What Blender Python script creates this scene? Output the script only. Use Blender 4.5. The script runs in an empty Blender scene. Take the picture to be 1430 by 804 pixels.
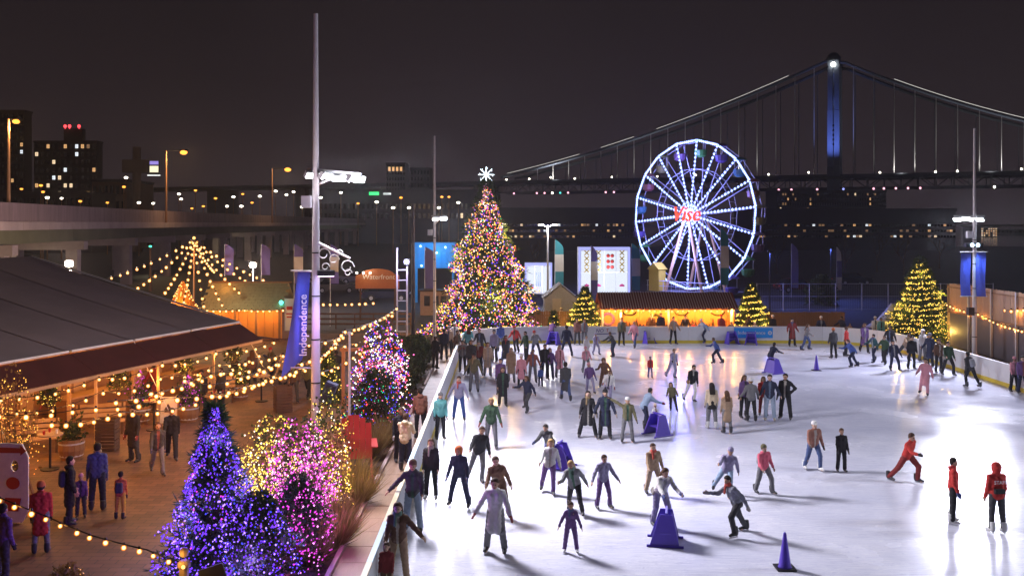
import bpy, math, random
import numpy as np
from mathutils import Vector, Matrix
RAD = math.radians
random.seed(11)
rng = np.random.default_rng(11)
sc = bpy.context.scene
col = sc.collection

# ------------------------------------------------------------------ camera
F, VX, HY, CH = 1300.0, 707.0, 312.0, 7.3        # focal (px of a 1430 px wide frame), vanishing point, eye height
cd = bpy.data.cameras.new('camera')
cam = bpy.data.objects.new('camera', cd); col.objects.link(cam)
cam.location = (0, 0, CH); cam.rotation_euler = (RAD(90), 0, 0)
cd.sensor_width = 36.0; cd.lens = 36.0 * F / 1430.0
cd.shift_x = 8.0 / 1430.0; cd.shift_y = -90.0 / 1430.0
cd.clip_start = 0.1; cd.clip_end = 9000.0
sc.camera = cam

# ------------------------------------------------------------------ night sky
w = bpy.data.worlds.new('World'); sc.world = w; w.use_nodes = True
nt = w.node_tree; nt.nodes.clear()
out = nt.nodes.new('ShaderNodeOutputWorld')
bg = nt.nodes.new('ShaderNodeBackground'); bg.inputs['Strength'].default_value = 1.0
bg2 = nt.nodes.new('ShaderNodeBackground'); bg2.inputs['Strength'].default_value = 0.05
sky = nt.nodes.new('ShaderNodeTexSky'); sky.sky_type = 'NISHITA'; sky.sun_disc = False
sky.sun_elevation = RAD(-8); sky.sun_rotation = RAD(120)
add = nt.nodes.new('ShaderNodeAddShader')
tc = nt.nodes.new('ShaderNodeTexCoord'); sep = nt.nodes.new('ShaderNodeSeparateXYZ')
ramp = nt.nodes.new('ShaderNodeValToRGB')
nz = nt.nodes.new('ShaderNodeTexNoise'); nz.inputs['Scale'].default_value = 3.0; nz.inputs['Detail'].default_value = 4
mulz = nt.nodes.new('ShaderNodeMath'); mulz.operation = 'MULTIPLY_ADD'
mulz.inputs[1].default_value = 0.26; mulz.inputs[2].default_value = -0.12
addz = nt.nodes.new('ShaderNodeMath'); addz.operation = 'ADD'
L = nt.links.new
L(tc.outputs['Generated'], sep.inputs[0]); L(tc.outputs['Generated'], nz.inputs['Vector'])
L(nz.outputs['Fac'], mulz.inputs[0]); L(sep.outputs['Z'], addz.inputs[0]); L(mulz.outputs[0], addz.inputs[1])
L(addz.outputs[0], ramp.inputs[0]); L(ramp.outputs[0], bg.inputs['Color'])
L(sky.outputs[0], bg2.inputs['Color'])
L(bg.outputs[0], add.inputs[0]); L(bg2.outputs[0], add.inputs[1]); L(add.outputs[0], out.inputs[0])
cr = ramp.color_ramp
cr.elements[0].position = 0.0; cr.elements[0].color = (0.027, 0.0190, 0.0220, 1)
cr.elements[1].position = 0.32; cr.elements[1].color = (0.0130, 0.0094, 0.0110, 1)
e = cr.elements.new(0.10); e.color = (0.0215, 0.0150, 0.0176, 1)

# a faint moon instead of the sun
sd = bpy.data.lights.new('moon', 'SUN'); sd.energy = 0.02; sd.angle = RAD(10); sd.color = (0.8, 0.85, 1.0)
so = bpy.data.objects.new('moon', sd); col.objects.link(so); so.rotation_euler = (RAD(40), 0, RAD(120))

vs = sc.view_settings
sc.display_settings.display_device = 'sRGB'
vs.view_transform = 'Standard'; vs.look = 'None'; vs.gamma = 1.0; vs.exposure = 0.0; vs.use_curve_mapping = False
cy = sc.cycles
cy.use_denoising = True
try: cy.denoiser = 'OPENIMAGEDENOISE'; cy.denoising_input_passes = 'RGB_ALBEDO_NORMAL'
except Exception: pass
cy.sample_clamp_indirect = 1.5; cy.sample_clamp_direct = 0.0
cy.max_bounces = 5; cy.diffuse_bounces = 2; cy.glossy_bounces = 3; cy.transmission_bounces = 4
cy.transparent_max_bounces = 6; cy.volume_bounces = 0
cy.caustics_reflective = False; cy.caustics_refractive = False; cy.use_light_tree = True
cy.use_adaptive_sampling = True; cy.adaptive_threshold = 0.01

# ------------------------------------------------------------------ places
def at(px, py, Y):
    return Vector(((px - VX) / F * Y, Y, CH - (py - HY) / F * Y))
def gp(px, py, z=0.0):
    Y = (CH - z) * F / (py - HY)
    return Vector(((px - VX) / F * Y, Y, z))

# ------------------------------------------------------------------ materials
MATS = {}
def _base(name):
    m = bpy.data.materials.new(name); m.use_nodes = True
    n = m.node_tree.nodes; n.clear()
    o = n.new('ShaderNodeOutputMaterial')
    return m, n, m.node_tree.links.new, o
def mat(name, c, rough=0.6, metal=0.0, var=0.25, scale=6.0, bump=0.15, spec=0.4, stretch=None):
    if name in MATS: return MATS[name]
    m, n, l, o = _base(name)
    b = n.new('ShaderNodeBsdfPrincipled')
    b.inputs['Roughness'].default_value = rough; b.inputs['Metallic'].default_value = metal
    b.inputs['Specular IOR Level'].default_value = spec
    t = n.new('ShaderNodeTexCoord'); no = n.new('ShaderNodeTexNoise')
    no.inputs['Scale'].default_value = scale; no.inputs['Detail'].default_value = 5; no.inputs['Roughness'].default_value = 0.65
    src = t.outputs['Object']
    if stretch:
        mp = n.new('ShaderNodeMapping'); mp.inputs['Scale'].default_value = stretch
        l(src, mp.inputs['Vector']); src = mp.outputs[0]
    l(src, no.inputs['Vector'])
    mx = n.new('ShaderNodeMix'); mx.data_type = 'RGBA'
    mx.inputs[6].default_value = (*[max(0, x * (1 - var)) for x in c], 1)
    mx.inputs[7].default_value = (*[min(1, x * (1 + var)) for x in c], 1)
    l(no.outputs['Fac'], mx.inputs[0]); l(mx.outputs[2], b.inputs['Base Color'])
    if bump:
        bp = n.new('ShaderNodeBump'); bp.inputs['Strength'].default_value = bump; bp.inputs['Distance'].default_value = 0.02
        l(no.outputs['Fac'], bp.inputs['Height']); l(bp.outputs[0], b.inputs['Normal'])
    l(b.outputs[0], o.inputs[0]); MATS[name] = m
    return m
def emit(name, c, s, sample=False):
    if name in MATS: return MATS[name]
    m, n, l, o = _base(name)
    e = n.new('ShaderNodeEmission'); e.inputs[0].default_value = (*c, 1); e.inputs[1].default_value = s
    l(e.outputs[0], o.inputs[0])
    try: m.cycles.emission_sampling = 'AUTO' if sample else 'NONE'
    except Exception: pass
    MATS[name] = m
    return m
def fabric(c, rough=0.85):
    key = 'fabric_%02x%02x%02x' % tuple(int(max(0, min(1, x)) * 255) for x in c)
    return mat(key, c, rough, 0, 0.22, 14, 0.25, 0.25)
def two_sided(name, c, c2, trans=0.25):
    if name in MATS: return MATS[name]
    m, n, l, o = _base(name)
    b = n.new('ShaderNodeBsdfPrincipled'); b.inputs['Roughness'].default_value = 0.7
    b.inputs['Specular IOR Level'].default_value = 0.2
    g = n.new('ShaderNodeNewGeometry'); mx = n.new('ShaderNodeMix'); mx.data_type = 'RGBA'
    mx.inputs[6].default_value = (*c, 1); mx.inputs[7].default_value = (*c2, 1)
    l(g.outputs['Random Per Island'], mx.inputs[0]); l(mx.outputs[2], b.inputs['Base Color'])
    tr = n.new('ShaderNodeBsdfTranslucent'); l(mx.outputs[2], tr.inputs['Color'])
    ms = n.new('ShaderNodeMixShader'); ms.inputs[0].default_value = trans
    l(b.outputs[0], ms.inputs[1]); l(tr.outputs[0], ms.inputs[2]); l(ms.outputs[0], o.inputs[0])
    MATS[name] = m
    return m

# ------------------------------------------------------------------ mesh helpers
def mesh_np(name, v, f):
    v = np.asarray(v, np.float32).reshape(-1, 3); f = np.asarray(f, np.int32)
    me = bpy.data.meshes.new(name)
    k = f.shape[1]
    me.vertices.add(len(v)); me.vertices.foreach_set('co', v.ravel())
    me.loops.add(f.size); me.loops.foreach_set('vertex_index', f.ravel())
    me.polygons.add(len(f)); me.polygons.foreach_set('loop_start', np.arange(0, f.size, k, dtype=np.int32))
    me.polygons.foreach_set('loop_total', np.full(len(f), k, np.int32))
    me.update(calc_edges=True)
    return me
def tag(o, label=None, cat=None, group=None, kind=None):
    if label: o['label'] = label
    if cat: o['category'] = cat
    if group: o['group'] = group
    if kind: o['kind'] = kind
    return o
def link(name, me, m=None, parent=None):
    o = bpy.data.objects.new(name, me); col.objects.link(o)
    if m is not None and me is not None and hasattr(me, 'materials') and len(me.materials) == 0: me.materials.append(m)
    if parent is not None: o.parent = parent
    return o
def thing(name, label, cat, loc=(0, 0, 0), rz=0.0, group=None):
    o = bpy.data.objects.new(name, None); col.objects.link(o)
    o.empty_display_size = 0.2; o.location = loc; o.rotation_euler = (0, 0, rz)
    return tag(o, label, cat, group)
def copy_tree(o, parent=None):
    c = o.copy(); col.objects.link(c)
    if parent is not None: c.parent = parent
    for ch in o.children: copy_tree(ch, c)
    return c
class MB:
    def __init__(s): s.v = []; s.f = []; s.mi = []; s.cur = 0
    def add(s, vs, fs):
        b = len(s.v); s.v.extend([tuple(p) for p in vs])
        for f in fs: s.f.append(tuple(b + i for i in f)); s.mi.append(s.cur)
        return s
    def box(s, c, d, rz=0.0, M=None):
        x, y, z = d[0] / 2, d[1] / 2, d[2] / 2
        pts = [Vector((sx * x, sy * y, sz * z)) for sz in (-1, 1) for sx, sy in ((-1, -1), (1, -1), (1, 1), (-1, 1))]
        if M is None: M = Matrix.Rotation(rz, 3, 'Z')
        c = Vector(c)
        return s.add([M @ p + c for p in pts], [(3, 2, 1, 0), (4, 5, 6, 7), (0, 1, 5, 4), (1, 2, 6, 5), (2, 3, 7, 6), (3, 0, 4, 7)])
    def bar(s, a, b, wdt, hgt, up=(0, 0, 1)):
        a = Vector(a); b = Vector(b); d = (b - a); ln = d.length
        if ln < 1e-6: return s
        y = d / ln; u = Vector(up)
        if abs(y.dot(u)) > 0.98: u = Vector((1, 0, 0))
        x = y.cross(u).normalized(); z = x.cross(y)
        M = Matrix((x, y, z)).transposed()
        return s.box((a + b) / 2, (wdt, ln, hgt), M=M)
    def tube(s, a, b, r0, r1=None, n=8, caps=True):
        r1 = r0 if r1 is None else r1
        a = Vector(a); b = Vector(b); d = b - a
        if d.length < 1e-6: return s
        d.normalize(); u = Vector((0, 0, 1)) if abs(d.z) < 0.95 else Vector((1, 0, 0))
        x = d.cross(u).normalized(); y = d.cross(x)
        ring = lambda c, r: [c + x * (r * math.cos(2 * math.pi * i / n)) + y * (r * math.sin(2 * math.pi * i / n)) for i in range(n)]
        fs = [(i, (i + 1) % n, n + (i + 1) % n, n + i) for i in range(n)]
        if caps: fs += [tuple(range(n))[::-1], tuple(range(n, 2 * n))]
        return s.add(ring(a, r0) + ring(b, r1), fs)
    def path(s, pts, r, n=5):
        for i in range(len(pts) - 1): s.tube(pts[i], pts[i + 1], r, r, n, caps=(i in (0, len(pts) - 2)))
        return s
    def ball(s, c, r, n=8, m=5, sz=1.0):
        c = Vector(c); vs = [c + Vector((0, 0, -r * sz))]
        for j in range(1, m):
            t = -math.pi / 2 + math.pi * j / m
            vs += [c + Vector((r * math.cos(t) * math.cos(2 * math.pi * i / n), r * math.cos(t) * math.sin(2 * math.pi * i / n), r * sz * math.sin(t))) for i in range(n)]
        vs.append(c + Vector((0, 0, r * sz))); last = len(vs) - 1
        fs = [(0, 1 + (i + 1) % n, 1 + i) for i in range(n)]
        for j in range(m - 2):
            for i in range(n):
                p = 1 + j * n; fs.append((p + i, p + (i + 1) % n, p + n + (i + 1) % n, p + n + i))
        p = 1 + (m - 2) * n
        fs += [(p + i, p + (i + 1) % n, last) for i in range(n)]
        return s.add(vs, fs)
    def lathe(s, prof, c=(0, 0, 0), n=16, sx=1.0, sy=1.0):
        c = Vector(c); vs = []
        for r, z in prof:
            vs += [c + Vector((r * sx * math.cos(2 * math.pi * i / n), r * sy * math.sin(2 * math.pi * i / n), z)) for i in range(n)]
        fs = []
        for j in range(len(prof) - 1):
            for i in range(n): fs.append((j * n + i, j * n + (i + 1) % n, (j + 1) * n + (i + 1) % n, (j + 1) * n + i))
        fs += [tuple(range(n))[::-1], tuple(range((len(prof) - 1) * n, len(prof) * n))]
        return s.add(vs, fs)
    def prism(s, poly, a, b, axis='y'):       # poly in the two other axes, extruded a..b
        def P(p, t): return {'x': (t, p[0], p[1]), 'y': (p[0], t, p[1]), 'z': (p[0], p[1], t)}[axis]
        n = len(poly); vs = [P(p, a) for p in poly] + [P(p, b) for p in poly]
        fs = [tuple(range(n)), tuple(range(n, 2 * n))[::-1]] + [(i, n + i, n + (i + 1) % n, (i + 1) % n) for i in range(n)]
        return s.add(vs, fs)
    def build(s, name, m, parent=None, smooth=False, off=None):
        me = bpy.data.meshes.new(name)
        vs = s.v if off is None else [(p[0] - off[0], p[1] - off[1], p[2] - off[2]) for p in s.v]
        me.from_pydata(vs, [], s.f)
        ml = m if isinstance(m, (list, tuple)) else [m]
        for q in ml: me.materials.append(q)
        if len(ml) > 1: me.polygons.foreach_set('material_index', s.mi)
        if smooth: me.polygons.foreach_set('use_smooth', [True] * len(me.polygons))
        me.update()
        return link(name, me, None, parent)
def text_mesh(txt, size, extr=0.004, shear=0.0, ax='CENTER', font=None):
    c = bpy.data.curves.new('lettering', 'FONT'); c.body = txt; c.size = size; c.extrude = extr; c.shear = shear
    c.align_x = ax; c.align_y = 'CENTER'; c.resolution_u = 3
    o = bpy.data.objects.new('lettering', c); col.objects.link(o)
    dg = bpy.context.evaluated_depsgraph_get(); dg.update()
    me = bpy.data.meshes.new_from_object(o.evaluated_get(dg))
    bpy.data.objects.remove(o); bpy.data.curves.remove(c)
    return me
def lettering(txt, size, m, parent, loc, rot=(RAD(90), 0, 0), **k):
    me = text_mesh(txt, size, **k); me.materials.clear(); me.materials.append(m)
    o = link('lettering', me, None, parent); o.location = loc; o.rotation_euler = rot
    return o
def lamp(kind, loc, energy, c, parent=None, radius=0.1, target=None, cone=90, blend=0.6, name='lamp_light'):
    d = bpy.data.lights.new(name, kind); d.energy = energy; d.color = c
    d.shadow_soft_size = radius
    o = bpy.data.objects.new(name, d); col.objects.link(o); o.location = loc
    if kind == 'SPOT':
        d.spot_size = RAD(cone); d.spot_blend = blend
        o.rotation_euler = (Vector(target) - Vector(loc)).to_track_quat('-Z', 'Y').to_euler()
    if parent is not None:
        o.location = Vector(loc) - parent.location; o.parent = parent
    return o

OCT_V = np.array([(1, 0, 0), (-1, 0, 0), (0, 1, 0), (0, -1, 0), (0, 0, 1), (0, 0, -1)], np.float32)
OCT_F = np.array([(0, 2, 4), (2, 1, 4), (1, 3, 4), (3, 0, 4), (2, 0, 5), (1, 2, 5), (3, 1, 5), (0, 3, 5)], np.int32)
def bulbs_mesh(name, pts, r, m, parent, jit=0.3):
    pts = np.asarray(pts, np.float32).reshape(-1, 3); n = len(pts)
    if n == 0: return None
    rr = r * (1 + jit * (rng.random(n) - 0.5) * 2)
    v = pts[:, None, :] + OCT_V[None] * rr[:, None, None]
    f = OCT_F[None] + (np.arange(n) * 6)[:, None, None]
    o = link(name, mesh_np(name, v.reshape(-1, 3), f.reshape(-1, 3)), m, parent)
    return tag(o, kind='stuff')
def sprays_mesh(name, pts, dirs, length, width, m, parent, per=3, spread=0.7):
    """needle or leaf sprays: thin kites fanning out from each point"""
    pts = np.asarray(pts, np.float32); dirs = np.asarray(dirs, np.float32); n = len(pts)
    P = np.repeat(pts, per, 0); D = np.repeat(dirs, per, 0) + spread * rng.normal(size=(n * per, 3)).astype(np.float32)
    D /= np.linalg.norm(D, axis=1, keepdims=True) + 1e-6
    S = np.cross(D, rng.normal(size=D.shape)); S /= np.linalg.norm(S, axis=1, keepdims=True) + 1e-6
    ln = length * (0.6 + 0.8 * rng.random((len(P), 1))); wd = width * (0.6 + 0.8 * rng.random((len(P), 1)))
    v = np.stack([P, P + D * ln * 0.45 + S * wd, P + D * ln, P + D * ln * 0.45 - S * wd], 1)
    f = np.arange(len(P) * 4, dtype=np.int32).reshape(-1, 4)
    return link(name, mesh_np(name, v.reshape(-1, 3), f), m, parent)
# ------------------------------------------------------------------ shared materials
m_asphalt = mat('asphalt', (0.045, 0.042, 0.045), 0.85, 0, 0.35, 0.6, 0.2)
m_brickpave = mat('plaza_paving', (0.17, 0.105, 0.07), 0.75, 0, 0.35, 1.1, 0.25)
m_conc = mat('concrete', (0.40, 0.31, 0.30), 0.85, 0, 0.35, 0.5, 0.25)
m_conc2 = mat('concrete_dark', (0.16, 0.15, 0.14), 0.85, 0, 0.35, 0.6, 0.25)
m_wood = mat('wood_warm', (0.25, 0.13, 0.06), 0.65, 0, 0.35, 5, 0.3, 0.3, (1, 1, 0.15))
m_wood_pale = mat('wood_pale', (0.42, 0.27, 0.15), 0.65, 0, 0.3, 5, 0.25, 0.3, (1, 0.2, 1))
m_wood_dark = mat('wood_dark', (0.09, 0.05, 0.03), 0.7, 0, 0.35, 5, 0.3, 0.3, (1, 1, 0.15))
m_steel = mat('galvanised_steel', (0.52, 0.52, 0.55), 0.45, 0.35, 0.15, 3, 0.05)
m_black = mat('black_metal', (0.02, 0.02, 0.022), 0.5, 0.3, 0.2, 6, 0.05)
m_white = mat('white_paint', (0.75, 0.75, 0.77), 0.5, 0, 0.08, 3, 0.05)
m_board = mat('board_plastic', (0.78, 0.80, 0.82), 0.35, 0, 0.08, 1.5, 0.03, 0.5)
m_yellow = mat('kick_plate_yellow', (0.70, 0.55, 0.05), 0.45, 0, 0.15, 2, 0.05)
m_capblue = mat('board_cap', (0.30, 0.52, 0.62), 0.4, 0, 0.12, 2, 0.05)
m_captan = mat('board_cap_tan', (0.60, 0.50, 0.28), 0.45, 0, 0.15, 2, 0.05)
m_tent = mat('tent_fabric', (0.25, 0.19, 0.20), 0.7, 0, 0.28, 0.45, 0.25)
m_maroon = mat('awning_maroon', (0.055, 0.009, 0.007), 0.85, 0, 0.35, 1.2, 0.2)
m_redroof = mat('roof_metal_red', (0.20, 0.045, 0.035), 0.45, 0.2, 0.2, 2, 0.05)
m_orange = mat('painted_orange', (0.62, 0.27, 0.06), 0.6, 0, 0.15, 3, 0.1)
m_purple = mat('purple_plastic', (0.10, 0.055, 0.52), 0.4, 0, 0.1, 3, 0.03, 0.5)
m_red = mat('red_paint', (0.42, 0.022, 0.016), 0.4, 0, 0.1, 4, 0.05, 0.5)
m_blue = mat('banner_blue', (0.07, 0.10, 0.48), 0.7, 0, 0.12, 3, 0.15)
m_adblue = mat('ad_blue', (0.01, 0.30, 0.80), 0.4, 0, 0.05, 2, 0.0)
m_glassdark = mat('window_dark', (0.012, 0.014, 0.02), 0.15, 0, 0.2, 1, 0.0, 0.6)
m_bldg = mat('building_dark', (0.075, 0.065, 0.07), 0.8, 0, 0.3, 0.1, 0.1)
m_bldg2 = mat('building_brown', (0.22, 0.14, 0.10), 0.85, 0, 0.3, 0.1, 0.1)
m_bark = mat('bark', (0.10, 0.065, 0.04), 0.9, 0, 0.3, 8, 0.4)
m_needle = two_sided('needles', (0.018, 0.045, 0.018), (0.06, 0.105, 0.035))
m_needle_y = two_sided('needles_warm', (0.03, 0.06, 0.012), (0.08, 0.12, 0.03))
m_leaf = two_sided('shrub_leaf', (0.025, 0.045, 0.015), (0.085, 0.10, 0.03))
m_dry = two_sided('dry_grass', (0.16, 0.10, 0.035), (0.30, 0.21, 0.08))
W_WARM = (1.0, 0.38, 0.07)
e_bulb = emit('bulb_warm', (1.0, 0.50, 0.13), 3.2)
e_warm = emit('fairy_warm', (1.0, 0.48, 0.08), 2.4)
e_yel = emit('fairy_yellow', (1.0, 0.66, 0.10), 2.6)
e_pink = emit('fairy_pink', (1.0, 0.16, 0.42), 2.6)
e_mag = emit('fairy_magenta', (0.90, 0.07, 0.75), 1.5)
e_vio = emit('fairy_violet', (0.18, 0.045, 1.0), 1.75)
e_vio2 = emit('fairy_violet_bright', (0.34, 0.20, 1.0), 3.2)
e_mag2 = emit('fairy_magenta_bright', (1.0, 0.32, 0.95), 2.6)
e_blu = emit('fairy_blue', (0.06, 0.08, 1.0), 1.6)
e_red = emit('fairy_red', (1.0, 0.07, 0.03), 2.6)
e_grn = emit('fairy_green', (0.04, 0.85, 0.30), 1.8)
e_wht = emit('fairy_white', (1.0, 0.88, 0.75), 3.2)
e_led = emit('led_blue_white', (0.30, 0.42, 1.0), 4.2)
e_flood = emit('flood_white', (0.90, 0.97, 1.0), 14.0)
e_sod = emit('sodium', (1.0, 0.36, 0.05), 2.8)
e_str = emit('street_white', (1.0, 0.93, 0.75), 10.0)

# ------------------------------------------------------------------ ground, paving, ice
def sheet(name, x0, x1, y0, y1, z, m, nx=1, ny=1):
    xs = np.linspace(x0, x1, nx + 1); ys = np.linspace(y0, y1, ny + 1)
    v = [(x, y, z) for y in ys for x in xs]
    f = [(j * (nx + 1) + i, j * (nx + 1) + i + 1, (j + 1) * (nx + 1) + i + 1, (j + 1) * (nx + 1) + i) for j in range(ny) for i in range(nx)]
    return tag(link(name, mesh_np(name, v, f), m), kind='structure')
sheet('ground', -4000, 4000, -60, 7000, -0.012, m_asphalt)
sheet('river', 40, 4000, 300, 2500, -0.006, mat('river_water', (0.01, 0.012, 0.018), 0.12, 0, 0.2, 0.05, 0.4))
def brick_mat(name, c1, c2, mortar, sx, rough):
    m, n, l, o = _base(name)
    b = n.new('ShaderNodeBsdfPrincipled'); b.inputs['Roughness'].default_value = rough
    t = n.new('ShaderNodeTexCoord'); br = n.new('ShaderNodeTexBrick')
    br.inputs['Color1'].default_value = (*c1, 1); br.inputs['Color2'].default_value = (*c2, 1)
    br.inputs['Mortar'].default_value = (*mortar, 1); br.inputs['Scale'].default_value = sx
    br.inputs['Mortar Size'].default_value = 0.012
    no = n.new('ShaderNodeTexNoise'); no.inputs['Scale'].default_value = 0.5; no.inputs['Detail'].default_value = 6
    mx = n.new('ShaderNodeMix'); mx.data_type = 'RGBA'; mx.blend_type = 'MULTIPLY'; mx.inputs[0].default_value = 0.55
    l(t.outputs['Object'], br.inputs['Vector']); l(t.outputs['Object'], no.inputs['Vector'])
    l(br.outputs['Color'], mx.inputs[6]); l(no.outputs['Fac'], mx.inputs[7])
    bp = n.new('ShaderNodeBump'); bp.inputs['Strength'].default_value = 0.3; bp.inputs['Distance'].default_value = 0.02
    l(br.outputs['Fac'], bp.inputs['Height']); bp.invert = True; l(bp.outputs[0], b.inputs['Normal'])
    l(mx.outputs[2], b.inputs['Base Color']); l(b.outputs[0], o.inputs[0])
    return m
m_plaza = brick_mat('plaza_brick', (0.24, 0.12, 0.068), (0.14, 0.075, 0.042), (0.055, 0.04, 0.03), 1.1, 0.6)
sheet('plaza_pavement', -40, -5.2, 5, 62, -0.004, m_plaza)
# planting bed between the plaza and the rink path, with a kerb
sheet('planting_bed', -5.2, -3.66, 5, 52, 0.0, mat('mulch', (0.06, 0.038, 0.025), 0.95, 0, 0.45, 7, 0.6))
mb = MB(); mb.box((-3.67, 29, 0.04), (0.1, 46, 0.12)); mb.box((-5.25, 29, 0.03), (0.1, 46, 0.1))
tag(mb.build('kerb', m_conc), kind='structure')
pth = bpy.data.objects.new('rink_path', None); col.objects.link(pth); tag(pth, kind='structure')
mb = MB(); mb.box((0, 0, 0), (1.02, 0.98, 0.05)); pl0 = None
m_plank = mat('path_boards', (0.25, 0.165, 0.11), 0.6, 0, 0.22, 3, 0.2, 0.35, (3, 0.5, 1))
for i in range(46):
    if pl0 is None: pl0 = mb.build('paving_slab', m_plank, pth); o = pl0
    else: o = pl0.copy(); col.objects.link(o)
    o.location = (-3.1, 8.5 + i, 0.0 + random.uniform(-.003, .003))

# ice
def ice_material():
    m, n, l, o = _base('rink_ice')
    b = n.new('ShaderNodeBsdfPrincipled')
    b.inputs['Specular IOR Level'].default_value = 0.16
    t = n.new('ShaderNodeTexCoord')
    n1 = n.new('ShaderNodeTexNoise'); n1.inputs['Scale'].default_value = 0.35; n1.inputs['Detail'].default_value = 6
    mp = n.new('ShaderNodeMapping'); mp.inputs['Rotation'].default_value = (0, 0, 0.5); mp.inputs['Scale'].default_value = (0.6, 5.0, 1)
    n2 = n.new('ShaderNodeTexNoise'); n2.inputs['Scale'].default_value = 2.2; n2.inputs['Detail'].default_value = 8; n2.inputs['Roughness'].default_value = 0.75
    n2.inputs['Distortion'].default_value = 1.2
    mp3 = n.new('ShaderNodeMapping'); mp3.inputs['Rotation'].default_value = (0, 0, -0.6); mp3.inputs['Scale'].default_value = (0.5, 7.0, 1)
    n3 = n.new('ShaderNodeTexNoise'); n3.inputs['Scale'].default_value = 3.1; n3.inputs['Detail'].default_value = 8; n3.inputs['Roughness'].default_value = 0.8
    l(t.outputs['Object'], n1.inputs['Vector']); l(t.outputs['Object'], mp.inputs[0]); l(mp.outputs[0], n2.inputs['Vector'])
    l(t.outputs['Object'], mp3.inputs[0]); l(mp3.outputs[0], n3.inputs['Vector'])
    r = n.new('ShaderNodeValToRGB'); r.color_ramp.elements[0].position = 0.40; r.color_ramp.elements[1].position = 0.60
    r.color_ramp.elements[0].color = (0.58, 0.60, 0.76, 1); r.color_ramp.elements[1].color = (0.82, 0.82, 0.93, 1)
    mxh = n.new('ShaderNodeMath'); mxh.operation = 'ADD'; l(n2.outputs['Fac'], mxh.inputs[0]); l(n3.outputs['Fac'], mxh.inputs[1])
    h2 = n.new('ShaderNodeMath'); h2.operation = 'MULTIPLY_ADD'; h2.inputs[1].default_value = 0.35
    l(mxh.outputs[0], h2.inputs[0])
    h3 = n.new('ShaderNodeMath'); h3.operation = 'MULTIPLY'; h3.inputs[1].default_value = 0.32; l(n1.outputs['Fac'], h3.inputs[0]); l(h3.outputs[0], h2.inputs[2])
    l(h2.outputs[0], r.inputs[0]); l(r.outputs[0], b.inputs['Base Color'])
    rr = n.new('ShaderNodeMapRange'); rr.inputs['From Min'].default_value = 0.35; rr.inputs['From Max'].default_value = 0.65
    rr.inputs['To Min'].default_value = 0.13; rr.inputs['To Max'].default_value = 0.30
    l(n1.outputs['Fac'], rr.inputs['Value']); l(rr.outputs[0], b.inputs['Roughness'])
    # blade cuts: thin bright lines along several warped directions
    last = r.outputs[0]; hsum = mxh.outputs[0]
    for ang, sc_, dist in ((0.35, 9.0, 5.0), (-0.9, 7.0, 6.5), (1.35, 8.0, 5.5), (-0.2, 12.0, 8.0)):
        mpw = n.new('ShaderNodeMapping'); mpw.inputs['Rotation'].default_value = (0, 0, ang); mpw.inputs['Scale'].default_value = (0.22, 1.6, 1)
        wv = n.new('ShaderNodeTexNoise'); wv.inputs['Scale'].default_value = sc_ * .35; wv.inputs['Detail'].default_value = 3; wv.inputs['Distortion'].default_value = dist * .25
        l(t.outputs['Object'], mpw.inputs[0]); l(mpw.outputs[0], wv.inputs['Vector'])
        sb = n.new('ShaderNodeMath'); sb.operation = 'SUBTRACT'; sb.inputs[1].default_value = .5; l(wv.outputs['Fac'], sb.inputs[0])
        ab = n.new('ShaderNodeMath'); ab.operation = 'ABSOLUTE'; l(sb.outputs[0], ab.inputs[0])
        mr = n.new('ShaderNodeMapRange'); mr.inputs['From Min'].default_value = 0.0; mr.inputs['From Max'].default_value = 0.012; mr.inputs['To Min'].default_value = .95; mr.inputs['To Max'].default_value = 0.0
        l(ab.outputs[0], mr.inputs['Value'])
        mk = n.new('ShaderNodeMath'); mk.operation = 'MULTIPLY'; l(mr.outputs[0], mk.inputs[0]); l(n1.outputs['Fac'], mk.inputs[1])
        mx = n.new('ShaderNodeMix'); mx.data_type = 'RGBA'; mx.inputs[7].default_value = (.95, .95, .98, 1) if ang in (.35, -.9) else (.42, .43, .62, 1)
        l(mk.outputs[0], mx.inputs[0]); l(last, mx.inputs[6]); last = mx.outputs[2]
    l(last, b.inputs['Base Color'])
    bp = n.new('ShaderNodeBump'); bp.inputs['Strength'].default_value = 0.22; bp.inputs['Distance'].default_value = 0.008
    l(mxh.outputs[0], bp.inputs['Height']); l(bp.outputs[0], b.inputs['Normal'])
    l(b.outputs[0], o.inputs[0])
    return m
RX0, RX1, RY0, RY1, RC = -2.5, 22.3, 6.0, 56.6, 4.2
def rink_outline(off=0.0, seg=8):
    pts = []
    x0, x1, y0, y1 = RX0 - off, RX1 + off, RY0 - off, RY1 + off; rc = RC + off
    for cx, cy, a0 in ((x1 - rc, y0 + rc, -90), (x1 - rc, y1 - rc, 0), (x0 + rc, y1 - rc, 90), (x0 + rc, y0 + rc, 180)):
        for i in range(seg + 1):
            a = RAD(a0 + 90 * i / seg); pts.append(Vector((cx + rc * math.cos(a), cy + rc * math.sin(a), 0)))
    return pts
op = rink_outline(0.02, 10)
me = bpy.data.meshes.new('ice'); me.from_pydata([(p.x, p.y, 0.02) for p in op], [], [tuple(range(len(op)))])
tag(link('ice', me, ice_material()), kind='structure')

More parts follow.
